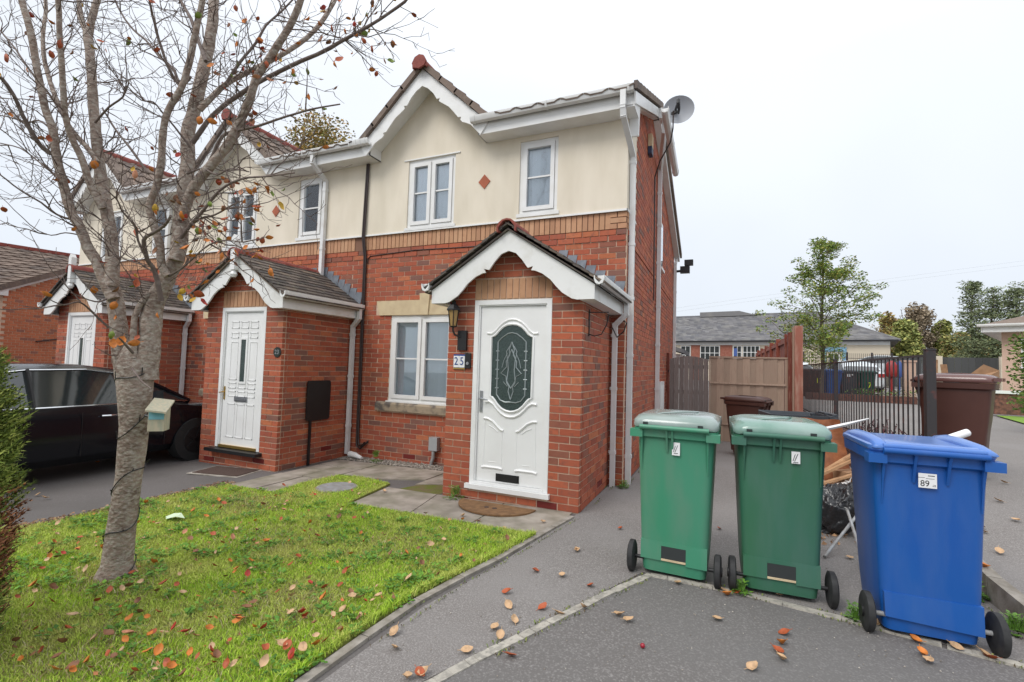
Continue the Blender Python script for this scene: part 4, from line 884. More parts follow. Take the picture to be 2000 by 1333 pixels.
# ================================================================== WHEELIE BINS
def wheelie_bin(name, label, M, body, lidm, style='dome', group='wheelie bins', open_=False, wheelside=True, detail=True, h=1.0):
    t = link(name, None, None, M, label, 'bin', group)
    secs = [(.035,.45,.44,.05,.255),(.10,.465,.47,.05,.262),(.22,.48,.50,.05,.272),(.60,.515,.555,.055,.298),(.92,.545,.60,.06,.305)]
    rings = [rrect(w, d, r, z*h, 5, 0, cy-.02) for z, w, d, r, cy in secs]
    b = MB(); b.loft(rings, cap1=False)
    rm = [rrect(.545,.60,.06,.915*h,5,0,.285), rrect(.60,.655,.07,.93*h,5,0,.285), rrect(.605,.66,.07,.985*h,5,0,.285), rrect(.57,.625,.06,.985*h,5,0,.285), rrect(.53,.585,.055,.90*h,5,0,.285), rrect(.43,.44,.05,.10,5,0,.285)]
    b.loft(rm, cap0=False); b.build('body', body, t, smooth=35)
    # skirt over the axle with its slot
    sk = MB()
    if style == 'dome':
        sk.hexa([(-.235,-.006,.115),(-.085,-.006,.115),(-.085,.05,.115),(-.235,.05,.115),(-.235,.0,.235),(-.085,.0,.235),(-.085,.06,.235),(-.235,.06,.235)])
        sk.hexa([(.09,-.006,.105),(.235,-.006,.105),(.235,.05,.105),(.09,.05,.105),(.09,.0,.235),(.235,.0,.235),(.235,.06,.235),(.09,.06,.235)])
        sk.hexa([(-.085,-.0,.21),(.09,-.0,.21),(.09,.05,.21),(-.085,.05,.21),(-.085,.0,.235),(.09,.0,.235),(.09,.06,.235),(-.085,.06,.235)])
        MB().box(-.084,.089,-.003,.012,.13,.209).build('slot', M_DARK, t); MB().box(-.084,.089,-.008,.014,.118,.130).build('slot_lip', M_STONE, t)
    else:
        sk.hexa([(-.225,-.012,.11),(.235,-.012,.09),(.235,.05,.09),(-.225,.05,.11),(-.23,-.004,.235),(.235,-.004,.235),(.235,.06,.235),(-.23,.06,.235)])
    sk.build('skirt', body, t)
    MB().tube([(-.30,.03,.105),(.30,.03,.105)], .013, 8).build('axle', M_GALV if style != 'dome' else M_BLACK, t, smooth=50)
    for s in (-1, 1):
        x = s*.305
        w = MB().loft([[(x+s*dx, .03+r*cos(2*pi*i/28), .105+r*sin(2*pi*i/28)) for i in range(28)] for dx, r in ((-.024,.06),(-.024,.088),(-.016,.103),(.016,.103),(.024,.088),(.022,.03))]).build('wheel', M_RUBBER, t, smooth=35)
        MB().tube([(x+s*.018,.03,.105),(x+s*.032,.03,.105)], .028, 12).build('hub', M_BLACK, w)
    # handle bar across the back with ribs
    hb = MB(); hb.tube([(-.245,-.075,.995*h),(.245,-.075,.995*h)], .0155, 10)
    for x in ((-.235,-.05,-.01,.235) if style == 'dome' else (-.235,-.085,.075,.235)):
        hb.hexa([(x-.007,-.06,.955*h),(x+.007,-.06,.955*h),(x+.007,-.02,.83*h),(x-.007,-.02,.83*h),(x-.007,-.085,1.0*h),(x+.007,-.085,1.0*h),(x+.007,-.03,1.0*h),(x-.007,-.03,1.0*h)])
    for x in (-.235,.235): hb.hexa([(x-.004,-.022,.82*h),(x+.004,-.022,.82*h),(x+.004,.0,.70*h),(x-.004,.0,.70*h),(x-.004,-.045,.92*h),(x+.004,-.045,.92*h),(x+.004,0,.92*h),(x-.004,0,.92*h)])
    hb.build('handle', body, t, smooth=40)
    ea = MB()
    for s in (-1, 1):
        MB().box(s*.225, s*.318, -.068, .02, .925*h, .975*h).build('rim_lug', body, t)
    if open_: return t
    ld = MB()
    if style == 'dome':
        z = .99*h
        ld.loft([rrect(.60,.67,.07,z,6,0,.285), rrect(.615,.685,.08,z+.012,6,0,.285), rrect(.61,.68,.09,z+.045,6,0,.285), rrect(.57,.63,.12,z+.072,6,0,.29), rrect(.47,.50,.14,z+.088,6,0,.30), rrect(.30,.30,.12,z+.082,6,0,.31), rrect(.2,.2,.09,z+.080,6,0,.31)])
        ld.build('lid', lidm, t, smooth=60)
        rb = MB(); rb.tube([(-.25,.03,z+.066),(-.1,.12,z+.090),(.06,.30,z+.094),(.13,.46,z+.088),(.14,.58,z+.05)], .006, 5); rb.build('lid_rib', lidm, t, smooth=60)
        MB().box(-.30,-.14,.60,.66,z+.02,z+.055).build('lid_lug', lidm, t); MB().box(.14,.30,.60,.66,z+.02,z+.055).build('lid_lug', lidm, t)
        for x in (-.205,.185): MB().box(x-.018,x+.018,-.062,-.05,z+.012,z+.036).build('hinge_hole', M_DARK, t)
    else:
        z = .985*h
        ld.loft([rrect(.60,.67,.06,z,6,0,.285), rrect(.615,.69,.07,z+.012,6,0,.285), rrect(.61,.685,.07,z+.03,6,0,.285), rrect(.55,.62,.07,z+.042,6,0,.285)])
        ld.build('lid', lidm, t, smooth=60)
        for s in (-1, 1):
            sd_ = MB(); rg = []
            for y, zz, wd in ((-.06,.03,.05),(-.04,.045,.075),(.05,.065,.085),(.25,.075,.085),(.45,.072,.08),(.58,.055,.075),(.63,.03,.06)):
                cx = s*(.295-wd/2-.01); rg.append([(cx+wd*.62*cos(a), y, z+.02+max(0,(zz-.02))*max(-.2,sin(a))) for a in [2*pi*i/12 for i in range(12)]])
            sd_.loft(rg); sd_.build('lid_shoulder', lidm, t, smooth=60)
        MB().tube([(-.24,-.05,z+.03),(.24,-.05,z+.03)], .016, 8).build('hinge_tube', lidm, t, smooth=60)
        MB().hexa([(-.22,-.03,z+.03),(.22,-.03,z+.03),(.22,.0,z+.045),(-.22,.0,z+.045),(-.22,-.03,z+.045),(.22,-.03,z+.045),(.22,.0,z+.05),(-.22,.0,z+.05)]).build('lid_step', lidm, t)
    return t
M_GRN = mat('green_bin_plastic', (.030,.235,.115), .42, col3=(.16,.22,.17), scale3=9, f3=.30, stretch=(1,1,.25), col2=(.055,.25,.15), scale=2.2, rnd=.04, bump=.05, bscale=300)
M_GRN2 = mat('mossy_green_bin_plastic', (.030,.135,.062), .45, col3=(.10,.17,.15), scale3=9, f3=.30, stretch=(1,1,.25), col2=(.045,.145,.11), scale=2.0, bump=.05, bscale=300)
M_GLID = mat('green_lid_weathered_sheen', (.21,.28,.25), .2, col2=(.33,.38,.36), scale=4, coat=.3)  # weathered plastic, with the sky's reflection also put into the paler colour
M_GLID2 = mat('greygreen_lid', (.15,.27,.22), .22, col2=(.26,.36,.32), scale=4, coat=.3)  # sky reflection painted into this paler lid colour as well
M_BLU = mat('blue_bin_plastic', (.006,.085,.36), .38, col2=(.010,.100,.37), scale=3, col3=(.09,.16,.36), scale3=9.0, f3=.22, stretch=(1,1,.25), bump=.05, bscale=300)
M_BLID = mat('blue_lid', (.05,.16,.50), .28, col2=(.09,.21,.54), scale=5, coat=.3)
M_BRN = mat('brown_bin_plastic', (.060,.020,.013), .45, col2=(.075,.026,.018), scale=3)
M_BRNL = mat('brown_bin_lid', (.13,.058,.05), .25, coat=.3)
M_GRY = mat('charcoal_bin_plastic', (.035,.042,.050), .45, col2=(.05,.055,.065), scale=5)
def binM(a, b, s=1.0, dz=0):     # a, b: ground points under the left and right wheel
    a = Vector((a[0],a[1],0)); b = Vector((b[0],b[1],0)); c = (a+b)/2; ang = math.atan2(b.y-a.y, b.x-a.x)
    return Matrix.Translation((c.x, c.y-.03, dz)) @ Matrix.Rotation(ang, 4, 'Z') @ Matrix.Diagonal((s,s,s,1))
b1 = wheelie_bin('wheelie_bin', 'bright green wheelie bin nearest the house wall, leftmost of the three bins in front', binM((.535,-2.43),(1.08,-2.45), .93, 0) @ Matrix.Diagonal((1,1,1.13,1)), M_GRN, M_GLID)
b2 = wheelie_bin('wheelie_bin', 'darker green wheelie bin standing between the bright green and the blue bin', binM((1.185,-2.42),(1.745,-2.40), .93, 0) @ Matrix.Diagonal((1,1,1.13,1)), M_GRN2, M_GLID2)
b3 = wheelie_bin('wheelie_bin', 'blue wheelie bin with a white label reading 89', binM((1.87,-2.62),(2.46,-2.60), .985, 0) @ Matrix.Diagonal((.95,.93,1.06,1)), M_BLU, M_BLID, style='flat')
b4 = wheelie_bin('wheelie_bin', 'big dark brown wheelie bin standing on the higher ground behind the railing post', Matrix.Translation((3.26,.98,HR(.7))) @ Matrix.Rotation(radians(-115),4,'Z') @ Matrix.Diagonal((.98,.98,1.04,1)), M_BRN, M_BRNL)
b5 = wheelie_bin('wheelie_bin', 'charcoal wheelie bin with its lid off behind the darker green bin', Matrix.Translation((2.18,.60,0)) @ Matrix.Rotation(radians(100),4,'Z') @ Matrix.Diagonal((1,1,1.0,1)), M_GRY, M_GRY, open_=True)
b6 = wheelie_bin('wheelie_bin', 'dark brown wheelie bin against the pale board fence', Matrix.Translation((1.80,3.3,0)) @ Matrix.Rotation(radians(72),4,'Z') @ Matrix.Diagonal((.98,.98,.96,1)), M_BRN, M_BRN)
for bb, x, z, w_, h_ in ((b1,.015,.86,.028,.042),(b2,.085,.87,.026,.036)): MB().box(x-w_,x+w_,-.028,-.0235,z-h_,z+h_).build('sticker', M_WHITE, bb, M=Matrix.Rotation(radians(0),4,'X'))
for bb, x, z in ((b1,.015,.86),(b2,.085,.87)):
    MB().bar((x-.018,-.0292,z-.02),(x-.004,-.0292,z+.02),.003).bar((x-.008,-.0292,z-.022),(x+.012,-.0292,z+.024),.003).bar((x-.016,-.0292,z-.03),(x+.014,-.0292,z-.028),.003).build('print', M_INK, bb)
st = MB().box(-.035,.052,-.0305,-.0255,.81,.885).build('label', M_WHITE, b3, M=Matrix.Translation((-.03,0,0)))
textmesh('89', .045, Matrix.Translation((-.035,-.031,.832)) @ FACE_Y, M_INK, b3, 'figures', .0006)
textmesh('-25', .014, Matrix.Translation((.008,-.031,.824)) @ FACE_Y, M_INK, b3, 'figures', .0006)
MB().box(-.07,-.035,-.0312,-.0305,.862,.864).box(-.02,.012,-.0312,-.0305,.872,.876).box(-.03,.010,-.0312,-.0305,.858,.860).build('print', M_INK, b3)

# ================================================================== THINGS BEHIND THE BINS
mm = MB(); mm.tube([(2.26,-2.12,.985),(2.585,-1.93,1.10)], .024, 12); mm.build('cardboard_tube', M_WHITE, label='white tube poking out under the back corner of the blue bin lid', cat='tube', smooth=50)
bt = MB(); P0 = AX(1585,844,3.9); P1 = AX(1650,830,3.75); P2 = AX(1697,818,3.65)
bt.tube([P0,P1,P2],[.016,.014,.004],4); bt.build('white_batten', M_WHITE, label='thin white strip lying from the dark green bin lid across to the blue bin', cat='strip')
bagO = G(1640,1040); bg_ = bmesh.new(); bmesh.ops.create_icosphere(bg_, subdivisions=5, radius=1)
for v in bg_.verts:
    p = v.co.copy(); n1 = noise.fractal(p*1.7+Vector((3,1,2)), .8, 2.0, 5); n2 = abs(noise.noise(Vector((p.x*5+p.z*2, p.y*5, p.z*1.3))))
    v.co = Vector((p.x*.25, p.y*.23, p.z*.25+.21+.1*p.x))*(1+.22*n1-.22*n2)
    if v.co.z < .01: v.co.z = .01
me = bpy.data.meshes.new('bin_bag'); bg_.to_mesh(me); bg_.free(); me.materials.append(M_BAG); me.shade_smooth()
bgo = Vector((2.10,-.66,0))
link('bin_bag', me, None, bgo, 'torn black bin bag slumped behind the gap between the green and blue bins', 'bin bag')
RS = random.Random(3)
def plank(name, a, b, w, h, mt, label, cat, up=(0,0,1)): return MB().bar(a, b, w, h, up).build(name, mt, label=label, cat=cat)
plank('plank', (1.93,-.36,.40), (2.40,-.18,.66), .06, .025, M_WOOD, 'topmost pale wooden offcut leaning over the black bin bag', 'plank')
plank('plank', (1.86,-.46,.32), (2.30,-.40,.50), .05, .02, M_WOOD, 'thin broken lath lying just under the topmost offcut by the bin bag', 'plank')
plank('plank', (1.82,-.30,.20), (2.05,-.25,.34), .05, .03, M_WOOD, 'short pale offcut low against the brown sheet behind the bins', 'plank')
for a, b, mt, lb_ in (((1.9,-.52,.33),(2.04,-.45,.37),M_WHITE,'crumpled white paper scrap lying on the left of the black bin bag'),((2.2,-.50,.42),(2.36,-.45,.52),M_WHITE,'grey white paper scrap between the offcuts on the bin bag'),((2.2,-.84,.16),(2.36,-.80,.24),M_CARD,'torn tan cardboard scrap at the right of the black bin bag')):
    q = MB(); A = Vector(a); Bv = Vector(b); n = 5
    vs = [A.lerp(Bv, i/n)+Vector((RS.uniform(-.02,.02), RS.uniform(-.03,.03)+j*.05, RS.uniform(-.02,.03))) for i in range(n+1) for j in range(3)]
    q.add(vs, [(i*3+j, i*3+j+1, (i+1)*3+j+1, (i+1)*3+j) for i in range(n) for j in range(2)]); q.build('paper_scrap', mt, label=lb_, cat='paper')
q = MB(); pa = Vector((2.31,-.62,.30)); vs = []
for i in range(7):
    for j in range(4): vs.append(pa+Vector((j*.05-.03+.01*sin(i), .02*sin(i*1.3+j), i*.06)))
q.add(vs, [(i*4+j, i*4+j+1, (i+1)*4+j+1, (i+1)*4+j) for i in range(6) for j in range(3)]); q.build('plastic_offcut', M_WHITE, label='white curved plastic panel standing in the rubbish beside the blue bin', cat='plastic offcut')
sh = MB(); vs = []; fs = []; nu_, nv_ = 12, 16
for j in range(nv_+1):
    for i in range(nu_+1):
        u = i/nu_; v = j/nv_; p = Vector((1.90+u*.50*(1-.30*v), -.10+.10*v+.05*sin(u*7+v*3), .10+v*.88)); p += Vector((.02*noise.noise(p*7), .05*noise.noise(p*5+Vector((4,0,0))), .02*noise.noise(p*6))); vs.append(p)
for j in range(nv_):
    for i in range(nu_): fs.append((j*(nu_+1)+i, j*(nu_+1)+i+1, (j+1)*(nu_+1)+i+1, (j+1)*(nu_+1)+i))
sh.add(vs, fs); sh.build('brown_sheet', M_RUST, label='crumpled rust-brown sheet standing behind the black bin bag', cat='sheet', smooth=60)
for a, b, lb_ in (((1.86,-1.50,.02),(2.30,-.75,.30),'grey metal pole crossing on the left between the green and blue bins'),((2.14,-.82,.28),(2.08,-1.75,.02),'grey metal pole leaning down to the right beside the blue bin')):
    MB().tube([a,b], .012, 8).build('metal_pole', M_GALV, label=lb_, cat='pole', smooth=50)
for a, b, w_, h_, mt, lb_ in (((2.02,-.30,.45),(2.52,-.12,.80),.045,.02,M_WOOD,'long pale lath leaning up to the right out of the rubbish'),((1.98,-.42,.28),(2.44,-.30,.58),.035,.02,M_CARD,'thin tan strip of wood across the middle of the rubbish pile'),((2.05,-.5,.36),(2.25,-.42,.42),.07,.015,M_WHITE,'small flat white offcut on top of the black bin bag')):
    plank('plank', a, b, w_, h_, mt, lb_, 'plank')
cbx = MB(); cbx.hexa([(2.22,-.34,.0),(2.62,-.20,.0),(2.55,.05,.0),(2.15,-.10,.0),(2.24,-.36,.50),(2.66,-.22,.54),(2.58,.05,.52),(2.16,-.10,.47)]); cbx.build('cardboard_box', M_CARD, label='crushed brown cardboard box in the rubbish behind the blue bin', cat='cardboard box')
# debris on the ground behind the bins
dm = MB()
for _ in range(90):
    x = RS.uniform(1.75,2.5); y = RS.uniform(-1.3,.0); s_ = RS.uniform(.01,.05); a = RS.uniform(0,3.1)
    dm.add([(x+s_*cos(a),y+s_*sin(a),.012),(x-s_*.3*sin(a),y+s_*.3*cos(a),.02+RS.uniform(0,.02)),(x-s_*cos(a),y-s_*sin(a),.012),(x+s_*.3*sin(a),y-s_*.3*cos(a),.008)], [(0,1,2,3)])
dm.build('wood_debris', M_WOOD, label='scatter of wood chips and litter at the foot of the bin bag', cat='debris', kind='stuff')

# ================================================================== GATE, FENCES
FYY = 5.0
gt_ = thing('side_gate', 'weathered grey-brown board gate with a curved top beside the house wall', 'gate', (0,0,0))
xs = 0.07; n = 8
for i in range(n):
    w_ = .79/n; x = xs+i*w_; zt = 1.70+.065*sin(pi*(i+.5)/n); z2 = .012*cos(pi*(i+.5)/n)
    MB().hexa([(x+.002,FYY,-.05),(x+w_-.003,FYY,-.05),(x+w_-.003,FYY+.02,-.05),(x+.002,FYY+.02,-.05),(x+.002,FYY,zt-z2),(x+w_-.003,FYY,zt+z2),(x+w_-.003,FYY+.02,zt+z2),(x+.002,FYY+.02,zt-z2)]).build('board', M_WOODG, gt_, M=Matrix.Translation((0,-.008*(i%2)+RND.uniform(-.004,.004),0)))
for z in (.3,.95,1.5): MB().box(.07,.86,FYY+.021,FYY+.06,z,z+.08).build('rail', M_WOODG, gt_)
MB().box(.01,.06,FYY-.03,FYY+.06,-.1,1.83).build('gate_post', M_WOODR, gt_)
MB().box(.045,.065,FYY-.04,FYY-.031,1.40,1.46).build('hinge', M_BLACK, gt_)
fp = thing('fence_panel', 'pale buff closeboard fence panel right of the grey gate', 'fence')
n = 11
for i in range(n):
    w_ = 1.36/n; x = .90+i*w_; MB().hexa([(x,FYY,-.05),(x+w_+.008,FYY-.014,-.05),(x+w_+.008,FYY+.006,-.05),(x,FYY+.015,-.05),(x,FYY,1.74),(x+w_+.008,FYY-.014,1.74),(x+w_+.008,FYY+.006,1.74),(x,FYY+.015,1.74)]).build('board', M_WOODB, fp, M=Matrix.Translation((0,-.016*(i%2)+RND.uniform(-.003,.003),RND.uniform(-.004,.004))))
for z in (.35,1.20): MB().box(.89,2.30,FYY-.058,FYY-.034,z,z+.035).build('batten', M_WOODB, fp)
MB().box(.875,2.33,FYY-.04,FYY+.05,1.745,1.775).build('top_rail', M_WOODB, fp); MB().box(.872,.897,FYY-.03,FYY+.05,-.1,1.74).build('edge_post', M_WOODB, fp); MB().box(2.28,2.33,FYY-.03,FYY+.05,-.1,1.74).build('edge_post', M_WOODB, fp)
rf_ = thing('stained_fence', 'tall red-brown stained fence running back from the pale fence panel', 'fence')
MB().box(2.43,2.57,FYY-.20,FYY-.05,-.1,2.40).build('front_post', mat('faded_post_wood',(.33,.12,.08),.8,col2=(.50,.33,.25),scale=3,lo=.45,hi=.7,stretch=(3,3,.6)), rf_)
MB().box(2.40,2.43,FYY-.14,FYY-.03,-.1,2.38).build('post_face', M_WOODB, rf_); MB().box(2.33,2.40,FYY-.08,FYY+.05,-.1,2.28).build('side_post', M_WOODR, rf_)
for i in range(7):
    y = FYY+.2+i*1.9
    MB().box(2.50,2.60,y,y+.10,-.1,2.40).build('post', M_WOODR, rf_)
    for z in (.5,1.35,2.2): MB().box(2.54,2.58,y+.1,y+1.9,z,z+.09).build('rail', M_WOODR, rf_)
    for j in range(12):
        MB().box(2.582,2.60+.004*(j%2),y+j*.155+.1,y+j*.155+.245,-.1,2.36).build('board', M_WOODR, rf_)
# railings on the low wall
rl = thing('railings', 'black metal railings on the low wall running back from the big brown bin', 'railings')
RX0 = 3.10; y0_, y1_ = .30, 10.9
def railtop(y): return 1.71
for y, wd in ((.30,.08),(4.78,.06),(10.85,.06)):
    MB().box(RX0-wd/2,RX0+wd/2,y-wd/2,y+wd/2,.3,1.74).build('post', M_RAIL, rl)
    MB().box(RX0-wd/2-.006,RX0+wd/2+.006,y-wd/2-.006,y+wd/2+.006,1.741,1.756).build('post_cap', M_RAIL, rl)
for a_, b_ in ((.35,4.74),(4.82,10.81)):
    MB().box(RX0-.012,RX0+.012,a_,b_,1.675,1.70).build('top_rail', M_RAIL, rl); MB().box(RX0-.012,RX0+.012,a_,b_,.53,.555).build('bottom_rail', M_RAIL, rl)
bar = MB().box(-.007,.007,-.007,.007,-.57,.57).mesh('bar', M_RAIL)
y = .45
while y < 10.8:
    if abs(y-4.78) > .05: link('bar', bar, rl, (RX0, y, 1.105))
    y += .165
sb = MB(); S2 = random.Random(5)
for _ in range(26):
    x, y = 3.2+S2.uniform(-.05,.12), S2.choice([1.6,2.3,2.9])+S2.uniform(-.3,.3); p = Vector((x,y,.42)); z = 0
    for _k in range(5):
        q = p+Vector((S2.uniform(-.06,.06),S2.uniform(-.09,.09),S2.uniform(.04,.09))); sb.tube([p,q],.006,3)
        for _j in range(3):
            c = p.lerp(q, S2.random()); d_ = Vector((S2.uniform(-1,1),S2.uniform(-1,1),S2.uniform(-.3,1))).normalized()*.035; e2 = d_.cross(Vector((0,0,1))).normalized()*.014
            sb.add([c,c+d_*.5+e2,c+d_,c+d_*.5-e2],[(0,1,2,3)])
        p = q
sb.build('maroon_shrub', M_MAROON, label='small maroon-leaved shrub growing behind the low wall inside the railings', cat='shrub')

# ================================================================== BACKGROUND
def wallbox(parent, name, a, b, z0, z1, mt, t=.2, out=0.0):
    a = Vector((a[0],a[1],0)); b = Vector((b[0],b[1],0)); d = (b-a).normalized(); s = Vector((-d.y, d.x, 0))
    P = [a+s*(-out), b+s*(-out), b+s*t, a+s*t]
    return MB().hexa([p+Vector((0,0,z0)) for p in P]+[p+Vector((0,0,z1)) for p in P]).build(name, mt, parent)
sc_ = thing('school_building', 'long single-storey building with grey slate hipped roof and cream walls in the distance', 'building')
LA = Vector((-6.5,36.8,0)); LB = Vector((11.9,32.6,0)); sd_ = (LB-LA).normalized(); sn = Vector((-sd_.y, sd_.x, 0)); LEN = (LB-LA).length
def SP(u, o, z): return LA+sd_*u+sn*o+Vector((0,0,z))
def sbox(u0,u1,o0,o1,z0,z1): return MB().hexa([SP(u0,o0,z0),SP(u1,o0,z0),SP(u1,o1,z0),SP(u0,o1,z0),SP(u0,o0,z1),SP(u1,o0,z1),SP(u1,o1,z1),SP(u0,o1,z1)])
sbox(0,LEN-.6,0,9,.3,3.85).build('wall', M_CREAMW, sc_)
M_BRK2 = mat('far_brick', (.26,.085,.055), .9, col2=(.32,.13,.09), scale=9)
ug = lambda px: max(0, ( (lambda d: ((LA.x-CAM.x)*(-sn.y)*0, 0)[1])(0) ))
def uof(u_px):      # distance along the facade under a picture column
    d = ray(u_px, 700); n = sn; t = (LA-CAM).dot(n)/d.dot(n); p = CAM+d*t; return (p-LA).dot(sd_)
for x0, x1 in ((1350,1367),(1407,1430)): u0, u1 = uof(x0), uof(x1); sbox(u0,u1,-.05,0,.5,3.55).build('brick_pier', M_BRK2, sc_)
sbox(0,LEN-.6,-.06,0,3.56,3.80).build('fascia', M_PVC, sc_); sbox(-.3,LEN-.2,-.42,-.28,3.78,3.90).build('gutter', M_BLACK, sc_)
for x0, x1, z0, z1, mt in ((1330,1349,2.0,3.5,M_PVC),(1368,1406,2.35,3.5,M_PVC),(1432,1449,2.5,3.5,M_PVC),(1451,1484,2.5,3.5,M_PVC),(1618,1640,1.1,3.0,M_PVC)):
    u0, u1 = uof(x0), uof(x1); wn = sbox(u0,u1,-.09,-.0,z0,z1).build('window', mt, sc_)
    n = 2 if x1-x0 < 26 else 4
    for j in range(n):
        a = u0+.05+j*(u1-u0-.05)/n; b_ = a+(u1-u0-.05)/n-.05
        for zz0, zz1 in ((z0+.05,(z0+z1)/2-.025),((z0+z1)/2+.025,z1-.05)): sbox(a,b_,-.10,-.09,zz0,zz1).build('pane', M_DARK, wn)
u0, u1 = uof(1614), uof(1645); sbox(u0-.25,u0-.02,-.07,0,.8,3.3).build('blue_surround', M_BLUEP, sc_); sbox(u1+.0,u1+.25,-.07,0,.8,3.3).build('blue_surround', M_BLUEP, sc_); sbox(u0-.25,u1+.25,-.09,0,3.1,3.4).build('blue_surround', M_BLUEP, sc_)
for x, c in ((1437,M_BLUEF),): u0 = uof(x); sbox(u0-.12,u0+.12,-.13,-.101,2.7,3.3).build('window_poster', c, sc_)
ez, rz_ = 3.86, 6.42
def slateroof(quads):
    m = MB()
    for (A_, B_, C_, D_) in quads:     # A,B eave; D,C ridge
        n = 22
        for i in range(n):
            t0, t1 = i/n, (i+1)/n; up = Vector((0,0,.045))
            p0 = A_.lerp(D_, t0); p1 = B_.lerp(C_, t0); q0 = A_.lerp(D_, t1); q1 = B_.lerp(C_, t1); k = max(1, int((p1-p0).length/.32)); o = .5*(i % 2)/k
            for j in range(k):
                s0 = min(1, j/k+o)+.004/k; s1 = min(1,(j+1)/k+o)-.004/k
                if s1 <= s0: continue
                a = p0.lerp(p1, s0); b = p0.lerp(p1, s1); c = q0.lerp(q1, s1); d = q0.lerp(q1, s0); j1 = Vector((0,0,RND.uniform(-.006,.008)))
                m.add([a+up+j1, b+up+j1, c+j1*.3, d+j1*.3, a+j1, b+j1], [(0,1,2,3),(4,5,1,0)])
    return m
A_ = SP(-.4,-.4,ez); B_ = SP(LEN-.1,-.4,ez); ru1 = LEN-5.2; C_ = SP(ru1,4.8,rz_); D_ = SP(-.4,4.8,rz_)
slateroof([(A_,B_,C_,D_)]).build('slates', M_SLATE, sc_, kind='stuff')
slateroof([(B_, SP(LEN-.1,9.4,ez), SP(ru1,4.81,rz_), C_)]).build('hip_slates', M_SLATE, sc_, kind='stuff')
MB().add([A_,B_,C_,D_,SP(LEN-.1,9.4,ez),SP(-.4,9.4,ez)], [(0,1,2,3),(3,2,4,5),(1,4,2)]).build('roof_deck', M_SLATE, sc_)
m2 = MB(); m2.tube([D_,C_],.09,6); m2.tube([C_,B_],.08,6); m2.build('ridge_tiles', M_SLATE, sc_)
tb = SP(uof(1337),4.4,rz_-.1); te = SP(uof(1420),4.4,rz_-.1)
MB().hexa([tb,te+sd_*1.4,te+sn*1.2+sd_*1.4,tb+sn*1.2,tb+Vector((0,0,.42)),te+Vector((0,0,.42)),te+sn*1.2+Vector((0,0,.42)),tb+sn*1.2+Vector((0,0,.42))]).build('raised_ridge', M_SLATE, sc_)
# lean-to building end at the rear corner of the house
lo = thing('outhouse', 'small white lean-to with a gutter just past the rear corner of the house', 'outhouse')
a = AX(1321,700,16); MB().box(a.x-1.5,a.x+.12,a.y,a.y+3,0,2.0).build('wall', M_PVCD, lo); MB().hexa([(a.x-1.5,a.y-.2,2.55),(a.x+.25,a.y-.3,2.02),(a.x+.25,a.y+3,2.02),(a.x-1.5,a.y+3,2.55),(a.x-1.5,a.y-.2,2.68),(a.x+.25,a.y-.3,2.15),(a.x+.25,a.y+3,2.15),(a.x-1.5,a.y+3,2.68)]).build('roof', M_SLATE, lo)
# far railing with spikes
r2_ = thing('spiked_railings', 'row of thin black spiked railings in front of the long slate-roofed building', 'railings')
p0 = AX(1570,700,27); p1 = AX(1742,700,26); n = 46
MB().bar(Vector((p0.x,p0.y,2.42)), Vector((p1.x,p1.y,2.42)), .03).build('top_rail', M_RAIL, r2_)
MB().bar(Vector((p0.x,p0.y,1.0)), Vector((p1.x,p1.y,1.0)), .03).build('bottom_rail', M_RAIL, r2_)
sp = MB().box(-.011,.011,-.011,.011,-.85,.85).mesh('spike', M_RAIL)
for i in range(n): p = p0.lerp(p1, i/(n-1)); link('spike', sp, r2_, (p.x,p.y,1.85)); 
for f in (0,.5,.78,1): p = p0.lerp(p1, f); MB().box(p.x-.04,p.x+.04,p.y-.04,p.y+.04,.6,2.75).build('post', M_RAIL, r2_)
# bins, cars beyond the railings
fb_ = [(1594,'dark brown wheelie bin with a yellow 17 painted on it, beyond the railings',M_BRN,M_BRN),(1630,'blue wheelie bin standing beyond the railings right of the bin numbered 17',M_BLU,M_BLU),(1660,'charcoal wheelie bin with small white marks, beyond the railings',M_GRY,M_GRY),(1697,'dark green wheelie bin with a yellow painted figure, beyond the railings',mat('dark_teal_bin',(.012,.07,.05),.5),mat('dark_teal_bin',(.012,.07,.05),.5))]
kw_ = AX(1600,764,17.0)
for i, (px_, lb_, m1, m2_) in enumerate(fb_):
    p = AX(px_, 764, 17.4+(i*.12)); t = link('wheelie_bin', None, None, Matrix.Translation((p.x,p.y,.61)) @ Matrix.Rotation(radians(22 if i else 35),4,'Z') @ Matrix.Diagonal((1.12 if i==0 else 1,1.1,1,1)), lb_, 'bin', 'wheelie bins beyond the railings')
    MB().loft([rrect(w,d,.05,z,4,0,.28) for z,w,d in ((.03,.45,.46),(.5,.51,.54),(.93,.55,.60),(.935,.60,.66),(.98,.60,.66),(1.03,.58,.62),(1.06,.45,.5))]).build('body', m1, t, smooth=30)
    MB().tube([(-.25,-.06,.99),(.25,-.06,.99)], .016, 6).build('handle', m2_, t)
    for s in (-1,1): MB().tube([(s*.27,.0,.1),(s*.32,.0,.1)], .1, 14).build('wheel', M_RUBBER, t, smooth=40)
    if i == 0: textmesh('17', .26, Matrix.Translation((.04,-.07,.62)) @ FACE_Y, M_YEL, t, 'figures')
    if i == 3: textmesh('7', .28, Matrix.Translation((.0,-.045,.5)) @ FACE_Y, M_YEL, t, 'figures')
    if i == 2: MB().box(-.12,-.02,-.045,-.03,.80,.90).build('mark', M_WHITE, t); MB().box(.02,.13,-.045,-.03,.86,.89).build('mark', M_WHITE, t)
pk = thing('low_kerb', 'low brown brick edging at the foot of the bins beyond the railings', 'kerb')
q0 = AX(1574,760,16.3); q1 = AX(1790,772,15.0)
